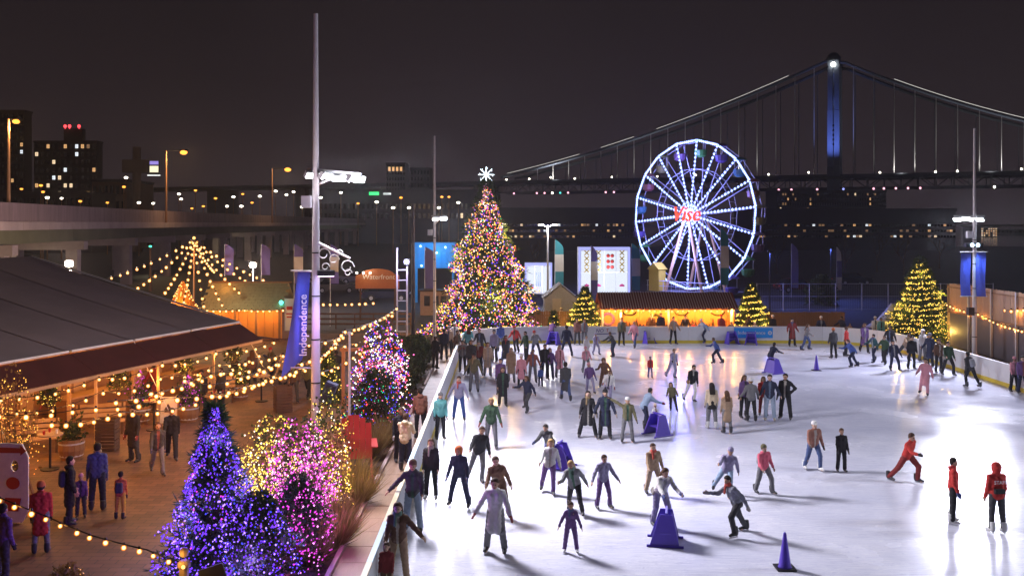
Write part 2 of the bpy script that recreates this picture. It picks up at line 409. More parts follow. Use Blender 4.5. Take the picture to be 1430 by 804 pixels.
# dasher boards: one thing, a panel every ~2.4 m
brd = thing('dasher_boards', 'low white rink boards with yellow kick plate round the ice', 'rink boards', (10, 31, 0))
op = rink_outline(0.0, 6); op2 = []
for i in range(len(op)):
    a, b = op[i], op[(i + 1) % len(op)]; ln = (b - a).length
    k = max(1, round(ln / 2.4)); op2 += [a.lerp(b, j / k) for j in range(k)]
ctr = Vector((10, 31, 0)); npan = 0
for i in range(len(op2)):
    a, b = op2[i], op2[(i + 1) % len(op2)]
    if max(a.y, b.y) < 12: continue
    d = (b - a).normalized(); nrm = Vector((d.y, -d.x, 0)); ln = (b - a).length
    a2, b2 = a + d * 0.006, b - d * 0.006
    def slab(x0, x1, z0, z1):
        q = MB(); vs = []
        for z in (z0, z1):
            for p, t in ((a2, x0), (b2, x0), (b2, x1), (a2, x1)): vs.append(p + nrm * t + Vector((0, 0, z)))
        q.add(vs, [(3, 2, 1, 0), (4, 5, 6, 7), (0, 1, 5, 4), (1, 2, 6, 5), (2, 3, 7, 6), (3, 0, 4, 7)])
        return q
    off = ctr
    p = slab(0.0, 0.055, 0.20, 1.0).build('board_panel', m_board, brd, off=off)
    slab(-0.012, 0.05, 0.02, 0.2).build('kick_plate', m_yellow, p, off=off)
    left = a.x < RX0 + 0.5 and b.x < RX0 + 0.5
    slab(-0.02, 0.09, 1.0, 1.045).build('cap_rail', m_captan if (left and i % 3) else (m_capblue if left else m_board), p, off=off)
    q = MB(); q.box(a + nrm * 0.07 + Vector((0, 0, .5)), (0.06, 0.06, 0.98), math.atan2(d.y, d.x)); q.build('post', m_steel, brd, off=off)
    npan += 1
# ------------------------------------------------------------------ suspension bridge
BT = Vector((211, 600, 0)); BD = Vector((0.9225, -0.3860, 0)); BN = Vector((0.3860, 0.9225, 0))
def bpos(t, z, side=0.0): return BT + BD * t + BN * side + Vector((0, 0, z))
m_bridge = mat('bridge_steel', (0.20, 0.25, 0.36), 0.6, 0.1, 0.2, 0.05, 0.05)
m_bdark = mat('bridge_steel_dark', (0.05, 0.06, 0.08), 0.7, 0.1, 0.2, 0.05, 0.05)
br = thing('suspension_bridge', 'long suspension bridge with blue floodlit steel tower across the night sky', 'bridge', BT)
DECK = 38.0
def cab(t):
    if t >= 0: return 44 + 70 * (1 - t / 266.5) ** 2
    u = -t / 233.0
    return 114 + (41.5 - 114) * u - 4 * 7 * u * (1 - u)
for side in (0.0, 27.0):
    q = MB()
    for k in (-1, 1):
        for (z0, z1, ww) in ((0, 44, 3.8), (44, 80, 3.4), (80, 112, 3.0)):
            q.box(bpos(k * 2.0, (z0 + z1) / 2, side), (ww, 6.5, z1 - z0 - 0.2), math.atan2(BD.y, BD.x))
    q.build('tower_leg', m_bridge, br, off=BT)
    q = MB(); q.lathe([(4.6, 0), (4.6, 2), (3.2, 4), (2.0, 5)], bpos(0, 112, side), 10); q.build('tower_cap', m_bdark, br, off=BT)
    ts = list(range(-233, 200, 12))
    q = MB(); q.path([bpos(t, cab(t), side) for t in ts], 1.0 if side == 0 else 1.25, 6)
    q.build('main_cable', m_bridge if side == 0 else m_bdark, br, off=BT)  # far cable takes a darker steel to look unlit
q = MB()
for z in (52, 70, 88, 106): q.bar(bpos(0, z, 3), bpos(0, z, 24), 3.0, 3.5)
for z0, z1 in ((52, 70), (70, 88), (88, 106)):
    q.bar(bpos(0, z0, 3), bpos(0, z1, 24), 1.6, 1.6); q.bar(bpos(0, z1, 3), bpos(0, z0, 24), 1.6, 1.6)
q.build('tower_bracing', m_bridge, br, off=BT)
q = MB()
for z in (58, 61, 64, 67, 70): q.box(bpos(0, z, -3.3), (1.1, 0.3, 1.4), math.atan2(BD.y, BD.x))
q.build('tower_window', m_glassdark, br, off=BT)
# lit handrope above the near cable
q = MB(); ts = list(range(-228, 196, 8))
for i in range(len(ts) - 1):
    if (-135 < ts[i] < -120) or (-30 < ts[i] < 34) or (-176 < ts[i] < -160): continue
    q.tube(bpos(ts[i], cab(ts[i]) + 1.8), bpos(ts[i + 1], cab(ts[i + 1]) + 1.8), 0.18, 0.18, 4)
q.build('cable_light', emit('cable_led', (1.0, 0.97, 0.90), 0.7), br, off=BT)
# suspenders
sm = {}
m_susp_lit = mat('suspender_rope_lit', (0.62, 0.62, 0.64), 0.5, 0.1, 0.1, 0.2, 0)  # floodlight on the near ropes is put into this pale colour
for side in (0.0, 27.0):
    for t in range(-204, 190, 12):
        if abs(t) < 8: continue
        q = MB(); q.tube(bpos(t, DECK, side), bpos(t, cab(t), side), 0.28, 0.28, 4); q.build('suspender', m_susp_lit if side == 0 else m_bdark, br, off=BT)  # near ropes coloured as lit, far ropes as unlit
# deck with stiffening truss
q = MB(); q.bar(bpos(-760, DECK - 1.2, 13.5), bpos(330, DECK - 1.2, 13.5), 34, 1.6); q.build('deck', m_bdark, br, off=BT)
q = MB()
for side in (-1.0, 28.0):
    q.bar(bpos(-760, DECK + 0.3, side), bpos(330, DECK + 0.3, side), 0.9, 1.1)
    q.bar(bpos(-240, DECK - 8, side), bpos(330, DECK - 8, side), 0.9, 1.1)
    for t in range(-240, 330, 10):
        q.bar(bpos(t, DECK, side), bpos(t, DECK - 8, side), 0.5, 0.5)
        q.bar(bpos(t, DECK if (t // 10) % 2 else DECK - 8, side), bpos(t + 10, DECK - 8 if (t // 10) % 2 else DECK, side), 0.45, 0.45)
tag(q.build('truss', m_bdark, br, off=BT), kind='stuff')
for t in (-250, -330, -410, -500, -600, -700):
    q = MB(); q.box(bpos(t, (DECK - 2) / 2, 13.5), (9, 30, DECK - 2.2), math.atan2(BD.y, BD.x)); q.build('approach_pier', m_conc2, br, off=BT)
q = MB(); q.box(bpos(0, 3.5, 13.5), (18, 48, 9), math.atan2(BD.y, BD.x)); q.build('tower_pier', m_conc2, br, off=BT)
gl = MB(); gl.ball((0, 0, 0), 0.62, 6, 4); g0 = gl.build('deck_lamp', e_str, br); g0.location = bpos(-228, DECK + 1.6, -1.5) - BT
for t in (-212, -196, -172, -150, -118, -86, -60, -38, -18, 30, 62, 70, 106, 118, 142, 158, 176):
    o = g0.copy(); col.objects.link(o); o.location = bpos(t + random.uniform(-3, 3), DECK + 1.6 + random.uniform(-.6, 1.2), -1.5) - BT
pk = MB(); pk.ball((0, 0, 0), 0.75, 6, 4)
cols = {'p': emit('bridge_pink', (1.0, 0.42, 0.55), 2.6), 'g': emit('bridge_teal', (0.1, 0.8, 0.7), 2.0), 'w': e_str, 'b': emit('bridge_blue', (0.3, 0.35, 1), 2)}
lm0 = {k: pk.build('under_deck_lamp', m, br) for k, m in cols.items()}
used = set()
for t, k in ((-222, 'p'), (-204, 'p'), (-198, 'p'), (-192, 'w'), (-186, 'g'), (-180, 'p'), (-152, 'p'), (-146, 'p'), (-34, 'p'), (-26, 'p'), (-10, 'p'), (6, 'b'), (24, 'p'), (30, 'p'), (37, 'p'), (44, 'p'), (51, 'p'), (92, 'w'), (118, 'p'), (125, 'g')):
    if k not in used: o = lm0[k]; used.add(k)
    else: o = lm0[k].copy(); col.objects.link(o)
    o.location = bpos(t, 29.3, -1.5) - BT
q = MB(); q.ball((0, 0, 0), 1.6, 8, 5); o = q.build('beacon', e_str, br); o.location = bpos(0, 109.0, -4.2) - BT
# floodlights of the tower and of the suspenders
for sd_ in (-1,):
    lamp('SPOT', bpos(0, DECK + 4, -26), 0.8e5, (0.20, 0.28, 0.9), br, 1.0, bpos(0, 70, 0), 60, 1.0, 'tower_floodlight')
for t in (-190, -120, -60, 40, 90, 140):
    lamp('SPOT', bpos(t, DECK + 0.5, -6), 1.6e4, (1.0, 0.95, 0.85), br, 1.0, bpos(t, DECK + 14, 0), 140, 0.6, 'suspender_floodlight')

# ------------------------------------------------------------------ far buildings
pane_cache = {}
w_cols = [emit('window_amber', (1.0, 0.55, 0.22), 0.9), emit('window_warm', (1.0, 0.74, 0.45), 1.2), emit('window_cool', (0.85, 0.93, 1.0), 1.3), emit('window_dim', (0.9, 0.5, 0.25), 0.3)]
def building(name, label, px0, px1, ytop, Y, depth, nx, nz, lit=0.15, z0=0.0, m=None, ww=0.5, wh=0.5, mix=(.35, .3, .15, .2), rows=None, extra=None, zlow=1.5):
    x0, x1 = (px0 - VX) / F * Y, (px1 - VX) / F * Y; zt = CH - (ytop - HY) / F * Y
    t = thing(name, label, 'building', ((x0 + x1) / 2, Y, z0))
    W = x1 - x0; Hh = zt - z0
    q = MB(); q.box((0, depth / 2 + 0.15, Hh / 2), (W, depth, Hh)); q.build('wall', m or m_bldg, t)
    q = MB(); q.box((0, depth / 2 + 0.15, Hh + 0.4), (W + 0.5, depth + 0.5, 0.8)); q.build('parapet', m_bldg, t)
    cw, chh = W / nx, (Hh - zlow) / nz
    q = MB(); wq = {}
    for j in range(nz):
        if rows and j not in rows: continue
        for i in range(nx):
            c = (-W / 2 + (i + .5) * cw, 0, zlow + (j + .5) * chh)
            q.box((c[0], 0.10, c[2] - chh * wh / 2 - .08), (cw * ww + .2, 0.3, .15))
            if random.random() < lit: wq[(i, j)] = c
            else: q.box((c[0], 0.12, c[2]), (cw * ww, 0.16, chh * wh))
    tag(q.build('unlit_windows', m_glassdark, t), kind='stuff')
    for k, c in wq.items():
        mi = random.choices(range(4), mix)[0]
        q2 = MB(); q2.box((0, 0, 0), (cw * ww, 0.12, chh * wh)); o = q2.build('window', w_cols[mi], t); o.location = (c[0], 0.1, c[2])
        q2 = MB(); q2.bar((-cw * ww / 2, -.09, 0), (cw * ww / 2, -.09, 0), .05, .08); q2.bar((0, -.09, -chh * wh / 2), (0, -.09, chh * wh / 2), .08, .05); q2.build('mullion', m_black, o)
    if extra: extra(t, W, Hh, depth)
    return t
building('apartment_tower', 'tall dark slab tower cut off by the left picture edge', -25, 33, 157, 300, 5, 9, 18, 0.07)
def redtop(t, W, Hh, d):
    q = MB(); q.box((W * 0.1, d / 2, Hh + 3.4), (W * 0.30, d * .5, 6)); q.build('penthouse', m_bldg, t)
    for x in (-0.02, 0.05, 0.20):
        q = MB(); q.ball((W * x, d * .2, Hh + 7.4), 0.75, 6, 4); q.tube((W * x, d * .2, Hh + 6.3), (W * x, d * .2, Hh + 7), .15); q.build('aviation_beacon', emit('beacon_red', (1, .05, .06), 4), t)
building('apartment_tower', 'dark apartment tower with amber windows and red rooftop beacons', 47, 135, 199, 420, 6, 11, 12, 0.26, extra=redtop, mix=(.5, .35, .1, .05))
building('warehouse', 'low brown warehouse behind the elevated road left of the sign tower', 128, 176, 254, 260, 20, 6, 4, 0.03, m=m_bldg2)
building('warehouse', 'long low dark block below the red beacon tower', -30, 128, 272, 230, 14, 20, 4, 0.02)
building('office_tower', 'dark tower with a single row of amber windows under its roof', 539, 566, 229, 500, 20, 7, 12, 0.0, extra=lambda t, W, Hh, d: [MB().box((W * x, -.1, Hh * .93), (1.2, .2, 2.2)).build('window', w_cols[0], t) for x in (-.32, -.12, .08, .28)])
building('office_tower', 'plain dark tower right of the amber windowed one', 573, 600, 236, 520, 20, 6, 10, 0.0)
building('terminal_building', 'wide low dark building with a green sign behind the highway', 432, 694, 268, 340, 30, 40, 5, 0.045, rows=(2, 3), mix=(.6, .2, .1, .1),
         extra=lambda t, W, Hh, d: [MB().box((-W * .155, -.25, Hh - .6), (3.6, .3, 1.2)).build('green_sign', emit('sign_green', (.05, .8, .2), 1.6), t), MB().box((-W * .085, -.25, Hh - .7), (2.8, .3, .7)).build('white_sign', emit('sign_white', (.8, .9, .85), .7), t)])
building('pier_building', 'dark pier building with white lit windows left of the wheel', 690, 900, 294, 250, 25, 52, 6, 0.2, rows=(1, 2, 3), mix=(.25, .2, .15, .4), ww=.72, wh=.34)
building('pier_building', 'long dark pier building with amber window rows right of the wheel', 1056, 1335, 295, 255, 25, 64, 6, 0.2, rows=(1, 2, 3), mix=(.3, .1, .1, .5), ww=.72, wh=.34)
building('apartment_block', 'distant unlit apartment block under the bridge deck', 1085, 1238, 268, 460, 20, 44, 9, 0.10, mix=(.2, .1, 0, .7))
building('apartment_block', 'small brightly lit block behind the banner pole', 1370, 1393, 318, 500, 20, 7, 4, 0.8, mix=(.6, .4, 0, 0), zlow=.3)
building('apartment_block', 'dark low shoreline block at the right picture edge', 1385, 1470, 322, 620, 20, 14, 3, 0.08)

# sign tower with a cross box and lit panel
st = thing('sign_tower', 'slim concrete tower carrying a wide box and a small lit sign', 'tower', at(191, 312, 240) * 1.0)
st.location.z = 0; ox = st.location
q = MB(); q.tube((0, 0, 0), (0, 0, 27), 1.3, 1.0, 10); q.build('column', m_bldg2, st)
q = MB(); q.box((0, 0, 22.0), (6.2, 3.5, 3.2)); q.build('cross_box', m_bldg2, st)
q = MB(); q.box((5.0, -1.2, 21.6), (2.6, .4, 3.6)); s_ = q.build('billboard', m_black, st)
q = MB(); q.box((5.0, -1.45, 21.2), (2.2, .1, 1.6)); q.build('lit_panel', emit('bill_y', (1, .9, .6), 1.2), s_)
q = MB(); q.box((5.0, -1.45, 22.8), (2.2, .1, .9)); q.build('lit_panel', emit('bill_v', (.45, .35, 1), .8), s_)
q = MB(); q.box((5.0, -1.6, 19.6), (3.2, .5, .25)); q.build('light_bar', emit('bill_w', (.9, .95, .9), 1.4), s_)

# ------------------------------------------------------------------ elevated highway
VP = [(-34.5, 40), (-37, 58), (-39, 72), (-42, 95), (-45, 122), (-47.5, 150), (-49, 175), (-50.5, 230), (-51.5, 300), (-52, 420), (-52, 600)]
via = thing('highway_viaduct', 'elevated concrete highway with parapet running behind the plaza', 'viaduct', (-45, 120, 0)); vo = via.location
m_par = mat('parapet_concrete', (0.23, 0.165, 0.18), 0.85, 0, 0.6, 1.6, 0.4, 0.3, (1, 1, 0.12))
m_gird = mat('girder_paint', (0.20, 0.19, 0.11), 0.7, 0, 0.3, 0.4, 0.1)
def vseg(a, b, x0, x1, z0, z1, name, m, gap=0.012):
    a = Vector((*a, 0)); b = Vector((*b, 0)); d = (b - a).normalized(); n = Vector((d.y, -d.x, 0))   # n points to the rink
    a = a + d * gap; b = b - d * gap; vs = []
    for z in (z0, z1):
        for p, t in ((a, x0), (b, x0), (b, x1), (a, x1)): vs.append(p + n * t + Vector((0, 0, z)))
    q = MB(); q.add(vs, [(3, 2, 1, 0), (4, 5, 6, 7), (0, 1, 5, 4), (1, 2, 6, 5), (2, 3, 7, 6), (3, 0, 4, 7)])
    return q.build(name, m, via, off=vo)
def resample(pts, step, maxs=None):
    res = [Vector(pts[0])]; acc = 0
    for i in range(len(pts) - 1):
        a, b = Vector(pts[i]), Vector(pts[i + 1]); ln = (b - a).length; d = 0
        while acc + (ln - d) >= step:
            d += step - acc; acc = 0; res.append(a.lerp(b, d / ln))
        acc += ln - d
    return res
vp = resample(VP, 6.0)
for i in range(len(vp) - 1):
    vseg(vp[i], vp[i + 1], -0.25, 0.0, 7.45, 8.95, 'parapet_panel', m_par)
    vseg(vp[i], vp[i + 1], -0.6, 0.22, 6.75, 7.44, 'edge_beam', m_conc)
vp2 = resample(VP, 18.0)
for i in range(len(vp2) - 1):
    vseg(vp2[i], vp2[i + 1], -16, -0.62, 6.9, 7.35, 'deck_slab', m_conc2)
    for off in (-1.6, -5.5, -9.5, -13.5): vseg(vp2[i], vp2[i + 1], off - .3, off, 5.55, 6.88, 'girder', m_gird)
    vseg(vp2[i], vp2[i + 1], -16.3, -16.02, 6.5, 8.9, 'far_parapet', m_conc)
    a = Vector((*vp2[i], 0)); b = Vector((*vp2[i + 1], 0)); d = (b - a).normalized(); n = Vector((d.y, -d.x, 0))
    q = MB(); q.bar(a + n * -0.4 + Vector((0, 0, 5.1)), a + n * -15.2 + Vector((0, 0, 5.1)), 1.2, 0.86); q.build('cap_beam', m_conc, via, off=vo)
    for s_ in (-1.6, -7.8, -14.0):
        q = MB(); q.box(a + n * s_ + Vector((0, 0, 2.33)), (1.1, 1.1, 4.66), math.atan2(d.y, d.x)); q.build('column', m_conc, via, off=vo)
# under-deck lamps of the viaduct
for Y_ in (66, 92, 130, 178):
    X_ = -37 - 14 * (Y_ - 58) / 130.0 - 5
    lamp('POINT', (X_, Y_, 2.4), 170, (0.95, 0.85, 0.50), via, 0.4, name='underdeck_light')

# street lamps: sodium ones on the road and white ones beyond
def street_lamp(label, p, z0, arm, m, r, en=0, c=(1, .6, .25), group='street lamps along the highway'):
    t = thing('street_lamp', label, 'street lamp', (p.x, p.y, z0), 0, group)
    h = p.z - z0
    q = MB(); q.tube((0, 0, 0), (0, 0, h + 0.25), 0.16, 0.09, 8); q.build('pole', mat('lamp_pole_rust', (0.32, 0.17, 0.09), .6, .2), t)
    if abs(arm) > .01:
        q = MB(); q.tube((0, 0, h + 0.2), (arm, 0, h + 0.35), 0.06, 0.05, 6); q.build('arm', m_black, t)
    q = MB(); q.box((arm, 0, h + 0.28), (max(.5, r * 2.2), .45, .2)); hd = q.build('lamp_head', m_black, t)
    q = MB(); q.ball((arm, 0, h), r, 8, 5, .6); q.build('luminaire', m, hd)
    if en: lamp('POINT', (arm + t.location.x, t.location.y, p.z - .4), en, c, t, 0.3)
    return t
street_lamp('sodium street lamp glowing against the leftmost dark tower', at(12, 170, 75), 7.4, 0.6, e_sod, .3, 1200)
street_lamp('tall rust coloured lamp post with sodium head right of sign tower', at(232, 213, 122), 7.4, 2.3, e_sod, .5, 4200)
street_lamp('sodium lamp post left of the banner pole floodlights', at(380, 237, 190), 7.4, 3.2, e_sod, .7, 4200)
spots = [(57, 259, 's', 180), (60, 268, 's', 185), (66, 276, 'w', 190), (86, 277, 'w', 190), (173, 261, 's', 170), (194, 283, 'w', 210), (214, 284, 'w', 210), (250, 271, 'w', 300), (253, 278, 'w', 300), (273, 266, 's', 230), (284, 288, 's', 240), (317, 288, 'w', 230), (337, 288, 'w', 230), (326, 275, 'w', 330), (339, 271, 's', 260), (268, 291, 's', 250), (385, 267, 'w', 330), (363, 274, 'w', 340), (400, 272, 'w', 340), (410, 268, 'w', 340), (422, 289, 'w', 240), (476, 269, 'w', 320), (549, 290, 'w', 230), (571, 290, 'w', 230), (613, 290, 'w', 230), (627, 275, 's', 330), (617, 275, 's', 330), (176, 248, 'w', 230), (30, 264, 's', 240), (112, 281, 's', 230), (150, 283, 's', 220), (301, 277, 's', 300), (352, 283, 's', 260), (448, 276, 'w', 330), (500, 284, 's', 300), (526, 282, 'w', 310), (560, 276, 's', 340), (640, 283, 'w', 320)]
ORD = ['first', 'second', 'third', 'fourth', 'fifth', 'sixth', 'seventh', 'eighth', 'ninth', 'tenth', 'eleventh', 'twelfth', 'thirteenth', 'fourteenth', 'fifteenth', 'sixteenth', 'seventeenth', 'eighteenth', 'nineteenth', 'twentieth', 'twenty-first', 'twenty-second', 'twenty-third']
cntr = {'s': 0, 'w': 0}
for (x, y, k, Y_) in sorted(spots):
    cntr[k] += 1
    street_lamp('far %s street lamp above the viaduct, %s of its colour from the left' % ('orange sodium' if k == 's' else 'white', ORD[cntr[k] - 1]), at(x, y, Y_), 0 if y > 280 else 0, 0, e_sod if k == 's' else e_str, .0016 * Y_ + random.uniform(0, .12),
                group='far orange lamps' if k == 's' else 'far white lamps')
street_lamp('green traffic light glowing under the viaduct', at(210, 344, 100), 0, 0, emit('traffic_green', (.05, 1, .5), 5), .16, group='traffic lights')
# ------------------------------------------------------------------ ferris wheel
fwl = at(975, 300, 95.0); FZ = fwl.z; FR = 7.55
fw = thing('ferris_wheel', 'ferris wheel with blue white light bulbs along its spokes and rim', 'ferris wheel', (fwl.x, fwl.y, 0), RAD(-49))
NS = 18; m_fw = mat('wheel_steel', (0.62, 0.62, 0.70), 0.4, 0.3, 0.08, 3, 0.0)
def wp(k, r, y): a = 2 * math.pi * k / NS + 0.08; return Vector((r * math.sin(a), y, FZ + r * math.cos(a)))
for y in (-0.9, 0.1):
    for r in (FR, FR * 0.62):
        q = MB()
        for k in range(NS): q.tube(wp(k, r, y), wp(k + 1, r, y), 0.055 if r == FR else 0.03, None, 6)
        q.build('rim', m_fw, fw)
    for k in range(NS):
        q = MB(); q.tube(wp(k, 0.35, -1.26 if y < 0 else .5), wp(k, FR, y), 0.045, None, 6); q.build('spoke', m_fw, fw)
    q = MB(); q.tube((0, -1.2 if y < 0 else .5, FZ), (0, -1.58 if y < 0 else .8, FZ), 0.55, 0.45, 14); q.build('hub', m_fw, fw)
q = MB(); q.tube((0, -1.2, FZ), (0, 1.2, FZ), 0.3, None, 12); q.build('axle', m_fw, fw)
q = MB()
for k in range(NS): q.tube(wp(k, FR, -0.9), wp(k, FR, 0.1), 0.04, None, 5); q.tube(wp(k + .5, FR * .62, -.9), wp(k + .5, FR * .62, .1), .025, None, 4)
q.build('cross_ties', m_fw, fw)
pts = []
for k in range(NS):
    for j in range(11): pts.append(wp(k, FR, -1.0).lerp(wp(k + 1, FR, -1.0), (j + .5) / 11))
    for j in range(18): pts.append(wp(k, 0.55 + (FR - 0.7) * j / 17.0, -1.32 + .3 * j / 17.0))
bulbs_mesh('light_bulbs', pts, 0.15, e_led, fw, .12)
pts = [wp(k + .5 * (j % 2), 0.35 + .2 * j, -1.62) for k in range(NS) for j in range(5)]
bulbs_mesh('hub_light_bulbs', pts, 0.085, e_led, fw, .1)
gcols = [(.06, .22, .05), (.10, .06, .20), (.04, .15, .20), (.20, .06, .05), (.18, .16, .05), (.14, .07, .14)]
for k in range(NS):
    c = wp(k + .0, FR + .02, -.4); gm = mat('gondola_%d' % (k % 6), gcols[k % 6], .4, 0, .1, 3, 0)
    g = thing('x', None, None); g.name = 'gondola'; g.parent = fw; g.location = c
    q = MB(); q.lathe([(0.30, -1.75), (0.58, -1.55), (0.66, -1.05), (0.64, -1.0), (0.50, -1.02)], n=12); q.build('tub', gm, g)
    q = MB(); q.lathe([(0.72, -0.12), (0.66, -0.02), (0.35, 0.16), (0.05, 0.22)], n=12); q.build('canopy', gm, g)
    q = MB()
    for s in (-1, 1): q.tube((s * .58, 0, -1.1), (s * .6, 0, -.1), .025)
    q.build('hanger', m_fw, g)
m_fleg = mat('wheel_leg_tan', (0.60, 0.36, 0.16), 0.5, 0, .15, 2, .05)
for y in (-1.9, 1.2):
    for s in (-1, 1):
        q = MB(); q.tube((s * 2.3, y * 1.25, 0.4), (s * .12, y, FZ), 0.17, 0.12, 8); q.build('support_leg', m_fleg, fw)
q = MB(); q.box((0, 0, 0.22), (8.5, 6.2, 0.4)); q.build('platform', m_conc2, fw)
q = MB()
for s in np.linspace(-4.1, 4.1, 9): q.tube((s, -3.05, .4), (s, -3.05, 1.45), .03)
q.tube((-4.2, -3.05, 1.45), (4.2, -3.05, 1.45), .035); q.tube((-4.2, -3.05, .95), (4.2, -3.05, .95), .025)
q.build('railing', m_white, fw)
q = MB(); q.box((-3.2, -2.6, 1.5), (1.3, 1.1, 2.2)); q.prism([(-4.0, 2.6), (-2.4, 2.6), (-3.2, 3.3)], -3.3, -1.9); q.build('ticket_booth', mat('booth_yellow', (.65, .45, .05), .5), fw)
lettering('Vise', 2.1, emit('sign_red', (1.0, .10, .05), 1.5), fw, (0.0, -2.1, FZ + .02), (RAD(90), 0, 0), extr=.1, shear=.3)
for z, rr, en in ((FZ, 0.9, 4200), (FZ + 5.5, .8, 1500), (FZ - 4, .8, 1900)):
    o = lamp('POINT', (0, 0, 0), en, (0.22, 0.24, 1.0), None, rr, name='wheel_glow'); o.parent = fw; o.location = (0, -3.4, z)

# ------------------------------------------------------------------ conifers with lights
def conifer(name, label, loc, h, rad, nb, spec, needle=None, sp_len=0.3, sp_w=0.03, lr=0.03, helix=0, group=None, power=1.5, skirt=0.06):
    t = thing(name, label, 'tree', loc, random.uniform(0, 6), group)
    q = MB(); q.tube((0, 0, 0), (0, 0, h * .97), 0.03 * h ** .8 + .03, 0.012, 8); q.build('trunk', m_bark, t)
    u = rng.random(nb) ** 1.35; a = rng.random(nb) * 2 * np.pi
    lump = 1 + .13 * np.sin(a * 3 + u * 9) + .09 * np.sin(a * 5 - u * 17) + .12 * np.sin(u * 46)
    prof = lambda uu: rad * (1 - uu) ** .92
    ln = prof(u) * lump * (.78 + .34 * rng.random(nb)) + .05
    k = 7; fr = np.linspace(.25, 1, k)[None]
    r_ = ln[:, None] * fr; z_ = (h * (skirt + (.98 - skirt) * u))[:, None] - .22 * ln[:, None] * fr ** 2 + .05 * ln[:, None] * fr
    az = a[:, None] + .10 * rng.normal(size=(nb, k))
    P = np.stack([r_ * np.cos(az), r_ * np.sin(az), z_ + .03 * rng.normal(size=(nb, k))], -1).reshape(-1, 3)
    D = np.stack([np.cos(az), np.sin(az), np.full(az.shape, .12)], -1).reshape(-1, 3)
    c = sprays_mesh('crown', P, D, sp_len, sp_w, needle or m_needle, t, per=3, spread=.65); tag(c, kind='stuff')
    q = MB()
    for i in range(0, nb, max(1, nb // 70)):
        e_ = Vector((ln[i] * .9 * math.cos(a[i]), ln[i] * .9 * math.sin(a[i]), h * (skirt + (.98 - skirt) * u[i]) - .14 * ln[i]))
        q.tube((0, 0, e_.z + .2 * ln[i]), e_, .018 + .01 * rad, .006, 4)
    tag(q.build('limbs', m_bark, t), kind='stuff')
    for em, n in spec:
        if helix:
            tt = np.sort(rng.random(n)); uu = tt ** 1.25; aa = helix * 2 * np.pi * tt + .05 * rng.normal(size=n); uz = uu + .010 * rng.normal(size=n)
        else:
            uu = rng.random(n) ** 1.3; aa = rng.random(n) * 2 * np.pi; uz = uu
        lp = 1 + .13 * np.sin(aa * 3 + uu * 9) + .09 * np.sin(aa * 5 - uu * 17) + .12 * np.sin(uu * 46)
        rr = prof(np.clip(uu, 0, 1)) * lp * (.86 + .24 * rng.random(n)) + .06
        zz = h * (skirt + (.98 - skirt) * np.clip(uz, 0, 1)) - .12 * rr
        bulbs_mesh('fairy_lights', np.stack([rr * np.cos(aa), rr * np.sin(aa), np.maximum(zz, .05)], -1), lr, em, t)
    if power:
        c = {id(e_vio): (.2, .12, 1), id(e_yel): (1, .6, .12), id(e_warm): (1, .55, .15)}.get(id(spec[0][0]), (1, .6, .35))
        for j in range(6):
            uu = .12 + .13 * j; an = j * 2.4
            o = lamp('POINT', (0, 0, 0), power * h * h * (1.1 - uu), c, None, .12, name='fairy_glow'); o.parent = t
            o.location = (prof(uu) * 1.25 * math.cos(an), prof(uu) * 1.25 * math.sin(an), h * uu + .2)
    return t
big = conifer('christmas_tree', 'huge christmas tree covered in warm, pink and violet lights with star', (-1.3, 60.3, 0), 10.15, 3.25, 1600,
              [(e_warm, 1900), (e_pink, 950), (e_vio, 1150), (e_wht, 600), (e_yel, 900), (e_red, 520), (e_blu, 260), (e_grn, 100)], sp_len=.42, sp_w=.03, lr=.047, power=6)
q = MB()
for k in range(8):
    a = k * math.pi / 4
    q.tube((0, 0, 10.45), (.52 * math.sin(a), 0, 10.45 + .52 * math.cos(a)), .026, .016, 5)
    q.tube((.40 * math.sin(a), 0, 10.45 + .40 * math.cos(a)), (.44 * math.sin(a + .25), 0, 10.45 + .44 * math.cos(a + .25)), .014, .01, 4)
q.ball((0, 0, 10.45), .1, 8, 5)
s_ = q.build('star_topper', emit('star_white', (.75, .88, 1.0), 6), big); s_.rotation_euler = (0, 0, -big.rotation_euler[2])
conifer('lit_fir_tree', 'yellow lit fir tree by the tall fence at right', (25.9, 58.2, 0), 5.2, 2.05, 700, [(e_yel, 1700), (e_warm, 350)], m_needle_y, .3, .028, .034, helix=17, power=4.5)
conifer('lit_fir_tree', 'short yellow lit fir left of the long red roofed hut', (5.0, 59.2, 0), 3.25, 1.45, 460, [(e_yel, 1000), (e_warm, 200)], m_needle_y, .24, .024, .036, helix=11, power=4.5)
conifer('lit_fir_tree', 'short yellow lit fir right of the long red roofed hut', (15.65, 59.4, 0), 3.45, 1.4, 460, [(e_yel, 850), (e_warm, 160)], m_needle_y, .24, .024, .035, helix=10, power=4.5)
conifer('lit_fir_tree', 'smallest yellow lit fir between big tree and hut', (3.05, 59.6, 0), 1.7, .5, 160, [(e_yel, 110)], m_needle_y, .2, .02, .025, helix=5, power=2.0)
conifer('lit_spruce_tree', 'violet lit spruce beside the planting bed in front', (-5.98, 19.1, 0), 3.6, 1.08, 560, [(e_vio, 2600), (e_vio2, 700), (e_blu, 360), (e_mag, 90)], None, .2, .016, .021, power=11, skirt=.02)
conifer('lit_spruce_tree', 'small yellow lit spruce behind the blue banner', gp(458, 560) , 2.1, .62, 200, [(e_yel, 150)], m_needle_y, .2, .02, .03, power=1.6)

